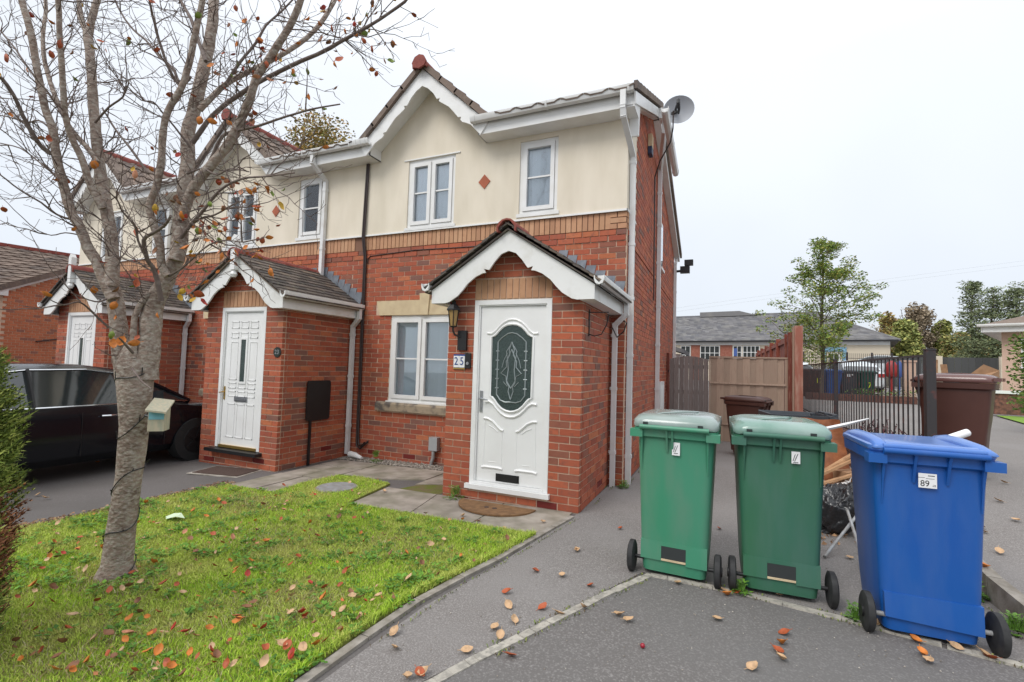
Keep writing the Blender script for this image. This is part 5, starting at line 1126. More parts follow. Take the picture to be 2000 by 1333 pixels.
for i in range(16):
    a = q0.lerp(q1, i/16); b = q0.lerp(q1, (i+1)/16-.003); a.z = b.z = .68
    MB().bar(a, b, .25, .32).build('edging_brick', M_WALLB, pk)
bed = MB(); rr_ = random.Random(9)
for _ in range(900):
    c = q0.lerp(q1, rr_.uniform(.45,1.0))+Vector((rr_.uniform(-.1,.4),rr_.uniform(.1,1.0),0)); c.z = .72+rr_.uniform(0,.3); s_ = rr_.uniform(.03,.06); d1 = Vector((rr_.uniform(-1,1),rr_.uniform(-1,1),rr_.uniform(-.3,1))).normalized()*s_; d2 = d1.cross(Vector((rr_.uniform(-1,1),rr_.uniform(-1,1),1))).normalized()*s_*.5
    bed.add([c,c+d1*.5+d2,c+d1,c+d1*.5-d2],[(0,1,2,3)])
bed.build('ground_cover', mat('bed_leaf',None,.7,rnd=.3,rcols=[(0,(.12,.20,.04)),(.5,(.09,.12,.04)),(.8,(.20,.12,.06))]), label='low planting along the brown edging beyond the railings', cat='planting', kind='stuff')
def far_car(label, px_, py_, D, rz, paint, zb):
    p = AX(px_, py_, D); return car('parked_car', label, Matrix.Translation((p.x,p.y,zb)) @ Matrix.Rotation(radians(rz),4,'Z') @ Matrix.Translation((0,0,0)), paint, glass=M_CARG, chrome=False)
far_car('white hatchback with red tail lights parked beyond the railings behind the bins', 1688, 740, 21.5, 5, M_CARW, .72)
far_car('white car mostly hidden behind the red-brown fence post', 1560, 745, 24, 8, M_CARW, .72)
far_car('white car roof showing over the dark fence right of the railing post', 1800, 745, 29, 60, M_CARW, 1.35)
for px_, lb_, mt, w_ in ((1741,'red rounded sack hanging beyond the railings by the cream wall',M_REDP,.20),(1756,'blue sack beside the red one beyond the railings',M_BLUEF,.11)):
    p = AX(px_, 722, 16.5); t = MB(); t.loft([[(p.x+w_*f*cos(2*pi*i/12), p.y+w_*f*.7*sin(2*pi*i/12), p.z+z) for i in range(12)] for z, f in ((-.28,.5),(-.22,.9),(-.05,1.0),(.12,.9),(.24,.6),(.30,.25))]); t.tube([(p.x,p.y,p.z-.9),(p.x,p.y,p.z-.25)],.03,6)
    t.build('plastic_sack', mt, label=lb_, cat='sack', smooth=50)
pl_ = thing('cream_pillar', 'narrow cream gate pillar behind the railings near the big brown bin', 'pillar'); p = AX(1775,735,17); MB().box(p.x-.16,p.x+.16,p.y-.16,p.y+.16,.6,2.0).build('shaft', M_PINKW, pl_); MB().box(p.x-.19,p.x+.19,p.y-.19,p.y+.19,2.0,2.06).build('cap', M_PINKW, pl_)
# dark board fence on the right with concrete posts
df = thing('dark_fence', 'long dark grey board fence between the railings and the pinkish bungalow', 'fence')
f0 = AX(1740,700,24); f1 = AX(1975,700,21.5); n = 34
M_DFEN = mat('dark_fence_board', (.060,.062,.062), .85, rnd=.25)
fb = MB().box(-.115,.115,-.012,.012,-.75,.75).mesh('board', M_DFEN); ang = math.atan2(f1.y-f0.y, f1.x-f0.x)
nb_ = int((f1-f0).length/.235)
for i in range(nb_): p = f0.lerp(f1, (i+.5)/nb_); link('board', fb, df, Matrix.Translation((p.x,p.y,1.72)) @ Matrix.Rotation(ang,4,'Z'))
for px_ in (1838,1958):
    t = (px_-1740)/235; p = f0.lerp(f1, t); MB().box(p.x-.11,p.x+.11,p.y-.2,p.y-.03,.6,2.52).build('concrete_post', M_CREAMW, df)
# cardboard by the fence
def card(label, px_, py0, py1, wpx, D, tilt=0):
    a = AX(px_-wpx/2, py1, D); b = AX(px_+wpx/2, py1, D); c = AX(px_+wpx/2+tilt, py0, D+.1); d = AX(px_-wpx/2+tilt, py0, D+.1); o = Vector((0,.03,0)); MB().hexa([a,b,b+o,a+o,d,c,c+o,d+o]).build('cardboard', M_CARD, label=label, cat='cardboard')
card('upright tan board leaning left of the concrete fence post', 1827, 703, 745, 10, 20)
card('tan board leaning right of the concrete fence post', 1848, 712, 745, 13, 20, -5)
cb = thing('cardboard_box', 'flattened tan cardboard box standing peaked behind the big brown bin lid', 'cardboard box')
a = AX(1880,742,14); b = AX(1922,712,14); c = AX(1952,724,14); d = AX(1915,744,13.7); o = Vector((.05,.5,-.15))
MB().hexa([a,d,d+o,a+o,b+Vector((-.01,0,0)),c,c+o,b+o]).build('flap', M_CARD, cb); MB().hexa([d,c,c+o,d+o,d+Vector((0,0,-.4)),c+Vector((0,0,-.5)),c+o+Vector((0,0,-.5)),d+o+Vector((0,0,-.4))]).build('side', M_CARD, cb)
# bungalow on the right
bu = thing('bungalow', 'pinkish rendered bungalow with white eaves at the right edge of the picture', 'house')
q = AX(1958,748,15); bu.location = (q.x,q.y,0); bu.rotation_euler = (0,0,radians(-27))
MB().box(0,7,0,6,.7,3.02).build('wall', M_PINKW, bu)
MB().box(-.38,7.4,-.42,-.36,2.95,3.16).build('fascia', M_PVC, bu); MB().box(-.42,-.385,-.42,6,2.95,3.16).build('fascia', M_PVC, bu); MB().box(-.38,7,-.355,6,2.95,2.97).build('soffit', M_PVC, bu)
g = MB(); gutter(g, (-.5,-.5,3.2), (7.4,-.5,3.2)); g.build('gutter', M_PVC, bu)
rf = MB(); z = 3.18; X0, X1, Y0, Y1 = -.45, 7.5, -.45, 6.4; rf.add([(X0,Y0,z),(X1,Y0,z),(X1,Y1,z),(X0,Y1,z),((X0+3.4),(Y0+3.4),z+1.2),(X1-3.4,Y0+3.4,z+1.2)], [(0,1,5,4),(1,2,5),(2,3,4,5),(3,0,4),(3,2,1,0)]); rf.build('roof', M_TILE, bu)
wn = MB().box(.42,1.7,-.03,0,1.9,2.75).build('window', M_PVC, bu); MB().box(.50,1.05,-.036,-.03,1.98,2.68).build('pane', M_DGLASS, wn); MB().box(1.1,1.62,-.036,-.03,1.98,2.68).build('pane', M_DGLASS, wn); MB().box(.38,1.75,-.08,0,1.84,1.90).build('sill', M_PVC, bu)
gw_ = thing('garden_wall', 'low garden wall with a white coping in front of the pinkish bungalow', 'wall')
p = AX(1942,757,12); MB().box(p.x,p.x+9,p.y,p.y+.2,.6,1.12).build('wall_core', M_WALLB, gw_); MB().box(p.x-.03,p.x+9,p.y-.04,p.y+.24,1.12,1.19).build('coping', M_WHITE, gw_)
sheet('grass_verge', [(p.x-.6,p.y-4.6),(p.x+14,p.y-7.5),(p.x+14,p.y-.05),(p.x+.0,p.y-.05)], .03, mat('far_grass', (.20,.34,.04), .9, col2=(.15,.26,.03), scale=3, bump=1, bscale=30, bdist=.03), right=True, kind='structure')
# overhead wires
for z, lb_ in ((0,'upper faint overhead wire crossing the sky at the right'),(7,'lower faint overhead wire crossing the sky at the right')):
    MB().tube([AX(1250,612+z,60),AX(1500,577+z,60),AX(1750,543+z,60),AX(2050,503+z*1.3,60)], .006, 4).build('overhead_wire', M_GALV, label=lb_, cat='wire')

# ---- trees
def leafcloud(mb, R0, c, r, n, s, flat=.6):
    for _ in range(n):
        while True:
            p = Vector((R0.uniform(-1,1),R0.uniform(-1,1),R0.uniform(-1,1)))
            if p.length < 1: break
        p = c+Vector((p.x*r[0],p.y*r[1],p.z*r[2])); d = Vector((R0.uniform(-1,1),R0.uniform(-1,1),R0.uniform(-.6,.5))).normalized(); ss = s*R0.uniform(.6,1.3); e2 = d.cross(Vector((R0.uniform(-1,1),R0.uniform(-1,1),R0.uniform(-1,1)))).normalized()*ss*flat*.5
        mb.add([p-d*ss*.5, p+e2, p+d*ss*.5, p-e2], [(0,1,2,3)])
def branchy(mb, R0, p, d, L, r, depth, tips, spread=.55, up=.15):
    n = 4; pts = [p]; 
    for i in range(n):
        d = (d+Vector((R0.uniform(-1,1),R0.uniform(-1,1),R0.uniform(-1,1)+up))*.16).normalized(); pts.append(pts[-1]+d*L/n)
    mb.tube(pts, [r*(1-.5*i/n) for i in range(n+1)], 5 if depth < 2 else 3, cap=False)
    if depth == 0: tips.append(pts[-1]); tips.append(pts[2]); return
    for k in range(3 if depth > 1 else 3):
        q = pts[R0.choice([2,3,4])]; dd = (d+Vector((R0.uniform(-1,1),R0.uniform(-1,1),R0.uniform(-.5,.8)))*spread).normalized(); branchy(mb, R0, q, dd, L*R0.uniform(.55,.8), r*.5, depth-1, tips, spread, up)
def lm(name, *cols): return mat(name, None, .7, rnd=.3, rcols=[(i/len(cols), c) for i, c in enumerate(cols)], spec=.2)
# young tree behind the fence
yt = thing('young_tree', 'slender young tree with sparse green leaves behind the red-brown fence', 'tree', (4.36,13.8,.7))
R1_ = random.Random(21); tb_ = MB(); tips = []
tb_.tube([(0,0,-.1),(.03,0,1.2),(0,.02,2.6),(.05,0,4.2),(.0,0,5.5)], [.075,.06,.05,.03,.008], 7)
for i in range(34):
    z = R1_.uniform(1.3,5.2); f = 1-(z-1.3)/4.6; a = R1_.uniform(0,2*pi); d = Vector((cos(a),sin(a),R1_.uniform(.15,.7))).normalized()
    branchy(tb_, R1_, Vector((.02,0,z)), d, (.35+1.25*f)*R1_.uniform(.6,1.05), .018, 1, tips, .7)
tb_.build('trunk', mat('young_bark',(.12,.09,.07),.9), yt, smooth=60)
lf = MB()
for t in tips: leafcloud(lf, R1_, t, (.26,.26,.14), 56, .10, .40)
leafcloud(lf, R1_, Vector((0,0,1.6)), (.75,.7,.65), 1500, .09, .4)
leafcloud(lf, R1_, Vector((.1,0,2.7)), (.85,.8,.8), 1300, .09, .38); leafcloud(lf, R1_, Vector((0,0,4.1)), (.38,.38,.95), 800, .085, .38); leafcloud(lf, R1_, Vector((1.3,0,2.85)), (.5,.3,.16), 130, .09, .35); leafcloud(lf, R1_, Vector((-1.35,0,1.95)), (.4,.3,.2), 90, .09, .35)
lf.build('foliage', lm('young_leaf',(.17,.25,.05),(.12,.19,.04),(.22,.28,.07),(.28,.27,.06)), yt, kind='stuff')
def bushy(label, px_, D, zb, top_px, wpx, cols, seed, name='tree', ls=.16, dens=1.0, trunk=True):
    p = AX(px_, 740, D); p.z = zb; Ht = AX(px_, top_px, D).z-zb; Wd = wpx/F*D; R0 = random.Random(seed)
    t = thing(name, label, 'tree', p); tr = MB(); tips = []
    tr.tube([(0,0,-.3),(.05,0,Ht*.35),(0,.1,Ht*.62)], [Ht*.022,Ht*.016,Ht*.008], 6)
    for i in range(9): a = R0.uniform(0,2*pi); branchy(tr, R0, Vector((0,0,Ht*R0.uniform(.25,.6))), Vector((cos(a),sin(a),R0.uniform(.4,1.3))).normalized(), Ht*.25, Ht*.008, 1, tips)
    tr.build('trunk', MATS['young_bark'], t, smooth=60); cr = MB()
    nl = max(8, int(20*dens))
    for i in range(nl):
        z = R0.uniform(.28,.93); f = sin(pi*min(.97,z*.95))**.7; a = R0.uniform(0,2*pi); rr0 = Wd*.36*f*R0.random()
        leafcloud(cr, R0, Vector((rr0*cos(a),rr0*sin(a),Ht*z)), (Wd*.24*f+.2,Wd*.24*f+.2,Ht*.12), int(330*dens), ls*1.7, .6)
    for tp in tips: leafcloud(cr, R0, tp, (.3,.3,.25), 10, ls*.9, .5)
    cr.build('foliage', lm('leaf_'+name+str(seed), *cols), t, kind='stuff'); return t
GR1 = ((.27,.28,.10),(.20,.23,.08),(.36,.33,.12),(.40,.28,.12)); GR2 = ((.30,.33,.11),(.38,.37,.12),(.23,.27,.09)); BRN = ((.32,.25,.17),(.27,.22,.15),(.36,.29,.21)); DK = ((.20,.24,.13),(.25,.28,.15),(.15,.19,.10)); AUT = ((.40,.29,.10),(.32,.26,.10),(.46,.29,.10),(.26,.23,.11))
bushy('yellow-green tree just right of the slate roof hip', 1742, 42, .7, 612, 66, AUT, 31, dens=1.0)
bushy('yellow-green rounded tree left of the brown bare-topped tree', 1768, 38, .7, 622, 62, GR2, 32)
bushy('tall brownish half-bare tree rising above the others right of the young tree', 1800, 40, .7, 592, 66, BRN, 33, ls=.13)
bushy('small green tree in the gap right of the brownish tree', 1846, 40, .7, 628, 58, GR2, 34)
bushy('low olive-green tree above the dark fence', 1878, 36, .7, 652, 70, GR1, 35)
bushy('low brown-green tree above the dark fence beside the bungalow', 1918, 36, .7, 655, 74, GR1, 36)
bushy('leafy bush whose top shows above the left end of the long slate roof', 1383, 52, 2, 602, 42, BRN, 37, dens=.5)
bushy('autumn tree showing above the roofs between the first and second gables', 592, 22, 0, 203, 250, AUT+((.20,.20,.06),), 38, dens=1.9, ls=.085)
# feathery dark trees (ash-like sprays)
def feathery(label, px_, D, zb, top_px, wpx, seed):
    p = AX(px_, 740, D); p.z = zb; Ht = AX(px_, top_px, D).z-zb; Wd = wpx/F*D; R0 = random.Random(seed)
    t = thing('dark_tree', label, 'tree', p); tr = MB(); lf = MB()
    tr.tube([(0,0,-.3),(.1,.1,Ht*.3),(-.05,.1,Ht*.62),(.05,0,Ht*.97)], [.12,.09,.05,.01], 6)
    for i in range(105):
        z = R0.uniform(.14,1.0)**1.3; f = (1-z)**.7+.06; a = R0.uniform(0,2*pi); L = Wd*.62*f*R0.uniform(.3,1.1); b0 = Vector((0,0,Ht*max(.12,z-.10))); b1_ = Vector((cos(a)*L, sin(a)*L, Ht*z+R0.uniform(-.2,.25)))
        tr.tube([b0, b0.lerp(b1_,.5)+Vector((0,0,-.08)), b1_], [.016,.010,.004], 3, cap=False)
        for k in range(4):
            q = b0.lerp(b1_, .45+.6*k/4)+Vector((R0.uniform(-.2,.2),R0.uniform(-.2,.2),R0.uniform(-.1,.1)))
            leafcloud(lf, R0, q, (.36,.36,.08), 15, .17, .32)
    tr.build('trunk', MATS['young_bark'], t); lf.build('foliage', lm('ash_leaf',*DK), t, kind='stuff')
feathery('tall feathery dark green tree left of the bungalow roof', 1902, 26, .7, 540, 74, 41)
feathery('second feathery dark tree half behind the bungalow roof', 1942, 25, .7, 560, 90, 42)
feathery('feathery dark tree at the right edge of the picture', 1990, 24, .7, 552, 96, 43)
bushR = thing('garden_bush', 'green bush leaning in from the right edge in front of the pinkish bungalow', 'bush', (AX(2018,745,9).x, AX(2018,745,9).y, .55))
tr = MB(); tr.tube([(0,0,-.1),(0,0,1.2)],[.04,.02],6); tr.build('stem', MATS['young_bark'], bushR); cr = MB(); R0 = random.Random(50)
for z in (.5,.8,1.1,1.4,1.6): leafcloud(cr, R0, Vector((0,0,z)), (.36,.36,.25), 240, .09, .5)
cr.build('foliage', lm('bush_leaf',(.12,.2,.04),(.08,.14,.03),(.16,.22,.05)), bushR, kind='stuff')

# ================================================================== HEDGE (conifer) AT THE LEFT EDGE
hg = thing('conifer', 'dense green conifer with a large browned patch at the left edge of the picture', 'conifer', (-2.30,-5.15,H(-2.3,-5.1)))
R0 = random.Random(77); gm = MB(); bm_ = MB(); tr = MB(); tr.tube([(0,0,-.1),(.02,0,.7),(0,.02,1.25)],[.05,.04,.02],7)
CAMH = Vector((CAM.x+3.06, CAM.y+4.84, 0)).normalized()
def hr_(z):
    K = [(0,.36),(.25,.385),(.5,.40),(.75,.41),(1.0,.395),(1.25,.36),(1.43,.325),(1.52,.25),(1.62,.10),(1.68,.02)]
    for (a, b), (c, d) in zip(K, K[1:]):
        if z <= c: return b+(d-b)*(z-a)/(c-a)
    return .02
for _ in range(18000):
    z = R0.uniform(.02,1.66); a = R0.uniform(0,2*pi); rr0 = hr_(z)*(R0.random()**.35)*(1+.16*noise.noise(Vector((cos(a)*2.2,sin(a)*2.2,z*4)))); c = Vector((rr0*cos(a),rr0*sin(a),z))
    od = Vector((cos(a),sin(a),.75+R0.uniform(-.3,.5))).normalized(); brown = (noise.noise(Vector((a*1.3,z*3.0,4)))*.5+R0.uniform(-.35,.35)) > (.95 if z > .85 else (.30 if z > .7 else (-.28 if z > .33 else .10)))
    L = R0.uniform(.035,.075); sd = od.cross(Vector((R0.uniform(-1,1),R0.uniform(-1,1),R0.uniform(-1,1)))).normalized(); q = bm_ if brown else gm
    for k in range(3):
        b_ = c+od*(L*k/3); 
        for s in (-1,1): tip = b_+(od*.55+sd*s*.75)*L*.42; w_ = od.cross(sd)*.0045; q.add([b_-w_, b_+w_, tip],[(0,1,2)])
    w_ = sd*.005; q.add([c-w_, c+w_, c+od*L],[(0,1,2)])
tr.build('stem', M_TWIG, hg); gm.build('foliage', lm('conifer_green',(.17,.23,.045),(.12,.165,.03),(.27,.33,.065),(.38,.42,.10),(.07,.10,.025)), hg, kind='stuff'); bm_.build('brown_foliage', lm('conifer_brown',(.36,.15,.07),(.24,.10,.05),(.46,.22,.11),(.14,.07,.04)), hg, kind='stuff')
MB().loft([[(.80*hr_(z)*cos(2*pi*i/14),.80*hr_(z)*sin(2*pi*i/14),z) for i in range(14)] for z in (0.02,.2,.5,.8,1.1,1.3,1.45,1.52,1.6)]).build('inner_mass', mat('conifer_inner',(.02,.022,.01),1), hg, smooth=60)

# ================================================================== THE TREE ON THE LAWN
TR = thing('bare_tree', 'grey-barked nearly leafless tree with many upright limbs standing on the lawn', 'tree', (0,0,0))
R0 = random.Random(11); D0 = 3.13
def limb(pts, w0, w1, dd=0.0, name='limb', d0=None, n=9):
    d0 = D0 if d0 is None else d0; P = []; m = len(pts)
    # smooth the picture polyline (Catmull-Rom) and give it real depth drift
    Q = []
    for i in range(m-1):
        a = pts[max(0,i-1)]; b = pts[i]; c = pts[i+1]; d = pts[min(m-1,i+2)]
        for k in range(3):
            t = k/3; f = lambda j: .5*((2*b[j])+(-a[j]+c[j])*t+(2*a[j]-5*b[j]+4*c[j]-d[j])*t*t+(-a[j]+3*b[j]-3*c[j]+d[j])*t**3); Q.append((f(0), f(1)))
    Q.append(pts[-1]); N_ = len(Q)
    for i, (u, v) in enumerate(Q):
        t = i/(N_-1); P.append(AX(u+R0.uniform(-1,1)*(.6 if i else 0), v, d0+dd*t**1.2))
    rr0 = [ (w0+(w1-w0)*(i/(N_-1)))*.5*(d0+dd*(i/(N_-1)))/F*(1+R0.uniform(-.06,.06))/sqrt(1+((Q[i][0]-1000)/F)**2) for i in range(N_)]
    MB().tube(P, rr0, n).build(name, M_BARK if w0 > 12.5 else M_TWIG2, TR, smooth=70); LIMBS.append((P, rr0, d0+dd)); return P
LIMBS = []; M_TWIG2 = mat('dark_branch_bark', (.14,.105,.09), .85, col2=(.24,.20,.175), scale=20, lo=.5, hi=.75, bump=.6, bscale=60, bdist=.01)
tz = G(227,1124)
TP = [(225,1140),(226,1124),(229,1102),(236,1040),(244,985),(252,930),(258,880),(263,830),(264,775),(264,722),(263,694),(262,668)]
TWW = [102,84,68,60,57,56,58,62,72,78,66,30]
MB().tube([AX(u,v,3.16) for u,v in TP], [w_*.5*3.16/F*.79*(1+.03*sin(i*2.3)) for i, w_ in enumerate(TWW)], 18).build('trunk', M_BARK, TR, smooth=80)
LIMBS.append(([AX(u,v,3.16) for u,v in TP[6:]], [w_*.39*3.16/F for w_ in TWW[6:]], 3.16))
limb([(248,740),(240,700),(234,665),(231,632),(226,590),(212,545)],46,34,.02,d0=3.16)
limb([(284,740),(288,700),(292,660),(296,620),(305,585),(318,560),(330,535),(346,505)],54,33,.04,d0=3.17)
limb([(262,700),(261,650),(264,618),(278,590),(293,572)],16,13,.05,d0=3.1)
limb([(222,585),(202,545),(189,512),(172,484),(159,452),(148,430),(138,412),(127,372),(116,330),(110,300),(104,256),(88,210),(72,130),(60,60),(42,0),(30,-60)],27,15,-.10)
limb([(218,560),(220,520),(219,490),(215,450),(206,395),(198,350),(190,290),(186,240),(181,190),(177,120),(171,66)],31,20,.18)
limb([(171,66),(158,38),(154,0),(150,-60)],14,10,.1,d0=3.31); limb([(173,70),(180,35),(190,0),(200,-50)],18,12,.05,d0=3.31)
limb([(200,408),(178,366),(160,312),(141,272),(129,235),(124,180),(118,90),(114,0),(112,-50)],17,12,-.35)
limb([(190,318),(172,290),(142,257),(117,212),(98,162),(86,112),(84,60),(90,20),(86,-40)],13,8,.35)
limb([(110,304),(84,290),(64,262),(44,225),(26,186),(4,155),(-30,130)],12,9,-.3)
limb([(344,510),(352,470),(354,430),(360,380),(366,320),(367,262),(380,212),(394,152),(408,90),(416,36),(417,0),(420,-60)],34,20,.3)
limb([(328,540),(316,520),(312,480),(300,440),(292,400),(306,365),(316,310),(318,262),(328,217),(354,172),(370,122),(382,63),(396,0),(402,-50)],19,12,-.2)
limb([(356,430),(368,388),(388,352),(420,314),(452,272),(478,218),(490,188),(502,150),(530,108),(564,54),(588,0),(600,-40)],24,12,-.3)
limb([(390,215),(416,188),(440,166),(474,146),(540,113),(600,74),(636,32),(656,-4)],13,8,.3)
limb([(376,280),(404,240),(436,208),(474,181),(524,151),(588,120),(632,101),(674,77),(705,60),(742,38),(790,4),(800,-14)],11,5,-.25)
limb([(408,320),(434,268),(462,256),(506,246),(556,229),(612,213),(664,204)],8,3,-.4)
limb([(372,150),(352,166),(330,134),(310,78),(298,30),(288,-20)],8,5,-.2); limb([(350,160),(334,130),(312,112),(286,80),(260,58),(238,28),(220,-10)],6,4,.3)
limb([(402,120),(390,86),(372,36),(352,0),(345,-30)],9,6,.3); limb([(440,166),(470,120),(500,84),(520,50),(552,20),(590,-20)],7,3,.1)
limb([(315,588),(302,530),(288,508),(281,470),(300,455),(322,440),(334,422)],12,6,-.35,d0=3.05)
limb([(288,508),(270,470),(262,440),(240,415),(228,390),(205,368)],6,3,-.3,d0=3.0)
limb([(350,470),(372,440),(398,410),(430,372),(470,350),(520,345),(575,338)],9,3,-.45); limb([(356,455),(390,428),(420,420),(455,400),(478,392)],6,2.5,-.35)
limb([(290,340),(262,300),(232,262),(212,232),(200,212)],6,4,.25); limb([(380,300),(352,262),(322,226),(300,200),(276,196),(250,170)],5,2.5,-.3)
limb([(150,432),(112,420),(80,396),(40,372),(0,342),(-20,330)],6,3,-.3); limb([(120,350),(92,330),(70,312),(40,290),(0,280)],5,3,.2); limb([(212,640),(192,622),(170,600),(152,590),(124,596),(98,586)],6,2.5,-.35); limb([(222,575),(195,590),(165,583),(140,572)],5,2.5,-.2)
limb([(104,256),(76,236),(52,240),(20,226),(-10,212)],5,3,.3); limb([(186,240),(212,210),(240,190),(252,160)],6,3,-.2); limb([(130,240),(100,190),(60,140),(30,96),(0,60)],7,4,.35); limb([(158,460),(128,455),(100,460),(72,450)],4,2,-.1)
limb([(330,540),(356,524),(382,500),(410,478),(440,470),(476,474)],5,2.5,-.4); limb([(366,340),(396,330),(424,342),(450,330),(486,336)],5,2.5,-.3); limb([(260,690),(240,668),(232,660)],7,3,-.2,d0=2.95); limb([(258,720),(276,744),(296,760)],6,3,-.2,d0=2.95)
# twigs, grown from every limb with short zigzag steps
TW = MB(); TIPS = []
def twig(p, d, L, r, depth):
    n = max(3, int(L/.055)); pts = [p]; perp = d.cross(Vector((R0.uniform(-1,1),R0.uniform(-1,1),R0.uniform(-1,1)))).normalized(); s = 1
    for i in range(n):
        d = (d+perp*s*R0.uniform(.12,.42)+Vector((0,0,.05))+Vector((R0.uniform(-1,1),R0.uniform(-1,1),R0.uniform(-1,1)))*.14).normalized(); s = -s; pts.append(pts[-1]+d*L/n)
        if depth and R0.random() < .62:
            dd = (d*.6+perp*s*R0.uniform(.5,1.1)+Vector((R0.uniform(-1,1),R0.uniform(-1,1),R0.uniform(-1,1)))*.35).normalized(); twig(pts[-1], dd, L*R0.uniform(.22,.5), r*.62, depth-1)
    TW.tube(pts, [max(.0014, r*(1-.75*i/n)) for i in range(n+1)], 4 if r > .003 else 3, cap=False)
    TIPS.append(pts[-1])
    if len(pts) > 4: TIPS.append(pts[-3])
for P, rr0, dd in LIMBS[1:]:
    tot = sum((P[i+1]-P[i]).length for i in range(len(P)-1)); cnt = int(tot*13)
    for _ in range(cnt):
        f = R0.uniform(.12,1.0)*(len(P)-1); i = min(len(P)-2, int(f)); p = P[i].lerp(P[i+1], f-i); ax = (P[i+1]-P[i]).normalized(); th = rr0[i]
        o = ax.cross(Vector((R0.uniform(-1,1),R0.uniform(-1,1),R0.uniform(-1,1)))).normalized()
        if p.z < 1.75 and R0.random() < .85: continue
        base = ax if p.z > 1.6 else Vector((0,0,.5)); d = (base*R0.uniform(.3,1.0)+o*R0.uniform(.6,1.2)).normalized(); twig(p+o*th*.7, d, R0.uniform(.14,.52), R0.uniform(.0026,.0050), 2 if R0.random() < .55 else 1)
TW.build('twigs', M_TWIG, TR, kind='stuff', smooth=80)
def leaf_mesh(seed, col, s=1.0):
    r = random.Random(seed); n = 5; vs = []; fs = []; curl = r.uniform(.35,1.5); tw = r.uniform(-.5,.5)
    for i in range(n+1):
        t = i/n; w_ = .5*sin(pi*(t**.85*.92+.04))**.75*.74; y = t-.5
        for j, sx in ((0,-1),(1,0),(2,1)):
            x = sx*w_; z = curl*(x*x*1.6+y*y*.9)*1.0+tw*x*y*1.5+(.03 if sx else 0)+r.uniform(-.03,.03); vs.append((x*s, y*s, z*s))
    for i in range(n): fs += [(i*3,i*3+1,i*3+4,i*3+3),(i*3+1,i*3+2,i*3+5,i*3+4)]
    m = MB().add(vs, fs); m.bar((0,-.5*s,curl*.22*s),(0,-.78*s,curl*.3*s),.03*s); return m.mesh('leaf', M_LEAF[col], 80)
LM = {c: [leaf_mesh(i*7+hash(c) % 5 if False else i*7+len(c), c) for i in range(4)] for c in LEAFC}
def rot(): return Matrix.Rotation(R0.uniform(0,2*pi),4,'Z') @ Matrix.Rotation(R0.uniform(-1.4,1.4),4,'X') @ Matrix.Rotation(R0.uniform(-1.2,1.2),4,'Y')
def to_px(p): d = p-CAM; return 1000+F*d.dot(_R)/d.dot(_f), 666.5-F*d.dot(_U)/d.dot(_f)
cand = [(t, to_px(t)) for t in TIPS]
def wgt(u, v):
    if not (-20 < u < 830 and -20 < v < 620): return 0
    g_ = 0.03
    if 380 < u < 810 and v < 240: g_ += .55*(u-350)/400+.15
    if 340 < u < 560 and 340 < v < 560: g_ += .6
    if u < 340: g_ += .03
    return g_
R0.shuffle(cand); nl = 0
for t, (u, v) in cand:
    if R0.random() < wgt(u, v)*.85 and nl < 250:
        c = R0.choices(['rust','orange','red','yellow','green','brown','pink'],[24,32,12,8,10,16,8])[0]; s_ = R0.uniform(.030,.052)
        link('leaf', R0.choice(LM[c]), TR, Matrix.Translation(t+Vector((0,0,-.015))) @ rot() @ Matrix.Scale(s_,4)); nl += 1
for u, v, D, c, s_ in ((222,672,2.95,'orange',.085),(236,668,2.93,'orange',.09),(212,675,2.95,'rust',.06),(262,672,2.92,'orange',.085),(268,660,2.93,'rust',.05),(215,655,2.97,'green',.07),(304,617,2.95,'orange',.055),(184,568,3.0,'orange',.075),(222,599,3.0,'orange',.08),(266,554,3.0,'rust',.075),(262,540,3.0,'yellow',.06),(364,487,2.9,'orange',.08),(374,495,2.9,'yellow',.05),(355,572,2.9,'yellow',.065),(350,583,2.9,'yellow',.06),(378,588,2.92,'yellow',.06),(390,577,2.92,'rust',.09),(396,592,2.9,'red',.07),(366,563,2.95,'green',.05),(372,580,2.95,'orange',.05),(306,408,3.0,'yellow',.075),(300,414,3.0,'orange',.06),(88,578,2.8,'orange',.085),(8,412,2.9,'rust',.06),(8,112,3,'rust',.08),(20,225,3,'orange',.05),(252,78,3.0,'orange',.05),(186,325,3.0,'orange',.08),(196,82,3.05,'rust',.06),(398,455,2.9,'rust',.06),(418,440,2.9,'orange',.06),(428,470,2.9,'green',.05),(500,362,2.85,'orange',.06),(520,370,2.85,'orange',.06),(530,380,2.85,'green',.05),(556,372,2.8,'green',.045),(450,470,2.85,'orange',.07),(440,430,2.9,'rust',.07),(462,448,2.9,'rust',.06),(480,484,2.85,'orange',.05),(505,468,2.85,'rust',.05)):
    link('leaf', R0.choice(LM[c]), TR, Matrix.Translation(AX(u,v,D)) @ rot() @ Matrix.Scale(s_*.72,4))
# string of black fairy-light cable wound round the trunk
fw = MB(); pts = []
for i in range(120):
    t = i/119; v = 1120-t*430; k = 0
    for j in range(len(TP)-1):
        if TP[j+1][1] <= v <= TP[j][1]: k = j
    a, b = TP[k], TP[k+1]; f = (v-a[1])/(b[1]-a[1]); u = a[0]+(b[0]-a[0])*f; wd = TWW[k]+(TWW[k+1]-TWW[k])*f; c = AX(u,v,3.16); r_ = wd*.395*3.16/F+.005; an = t*2*pi*4.3
    pts.append(c+Vector((cos(an)*r_, sin(an)*r_, .03*sin(an*1.7))))
fw.tube(pts, .0035, 5)
for i in range(5,118,7): fw.tube([pts[i], pts[i]+(pts[i]-AX(250,900,3.16)).normalized()*.02+Vector((0,0,.03))], [.004,.003], 4)
fw.build('light_string', M_BLACK, label='black fairy-light cable wound around the trunk of the bare tree', cat='cable')
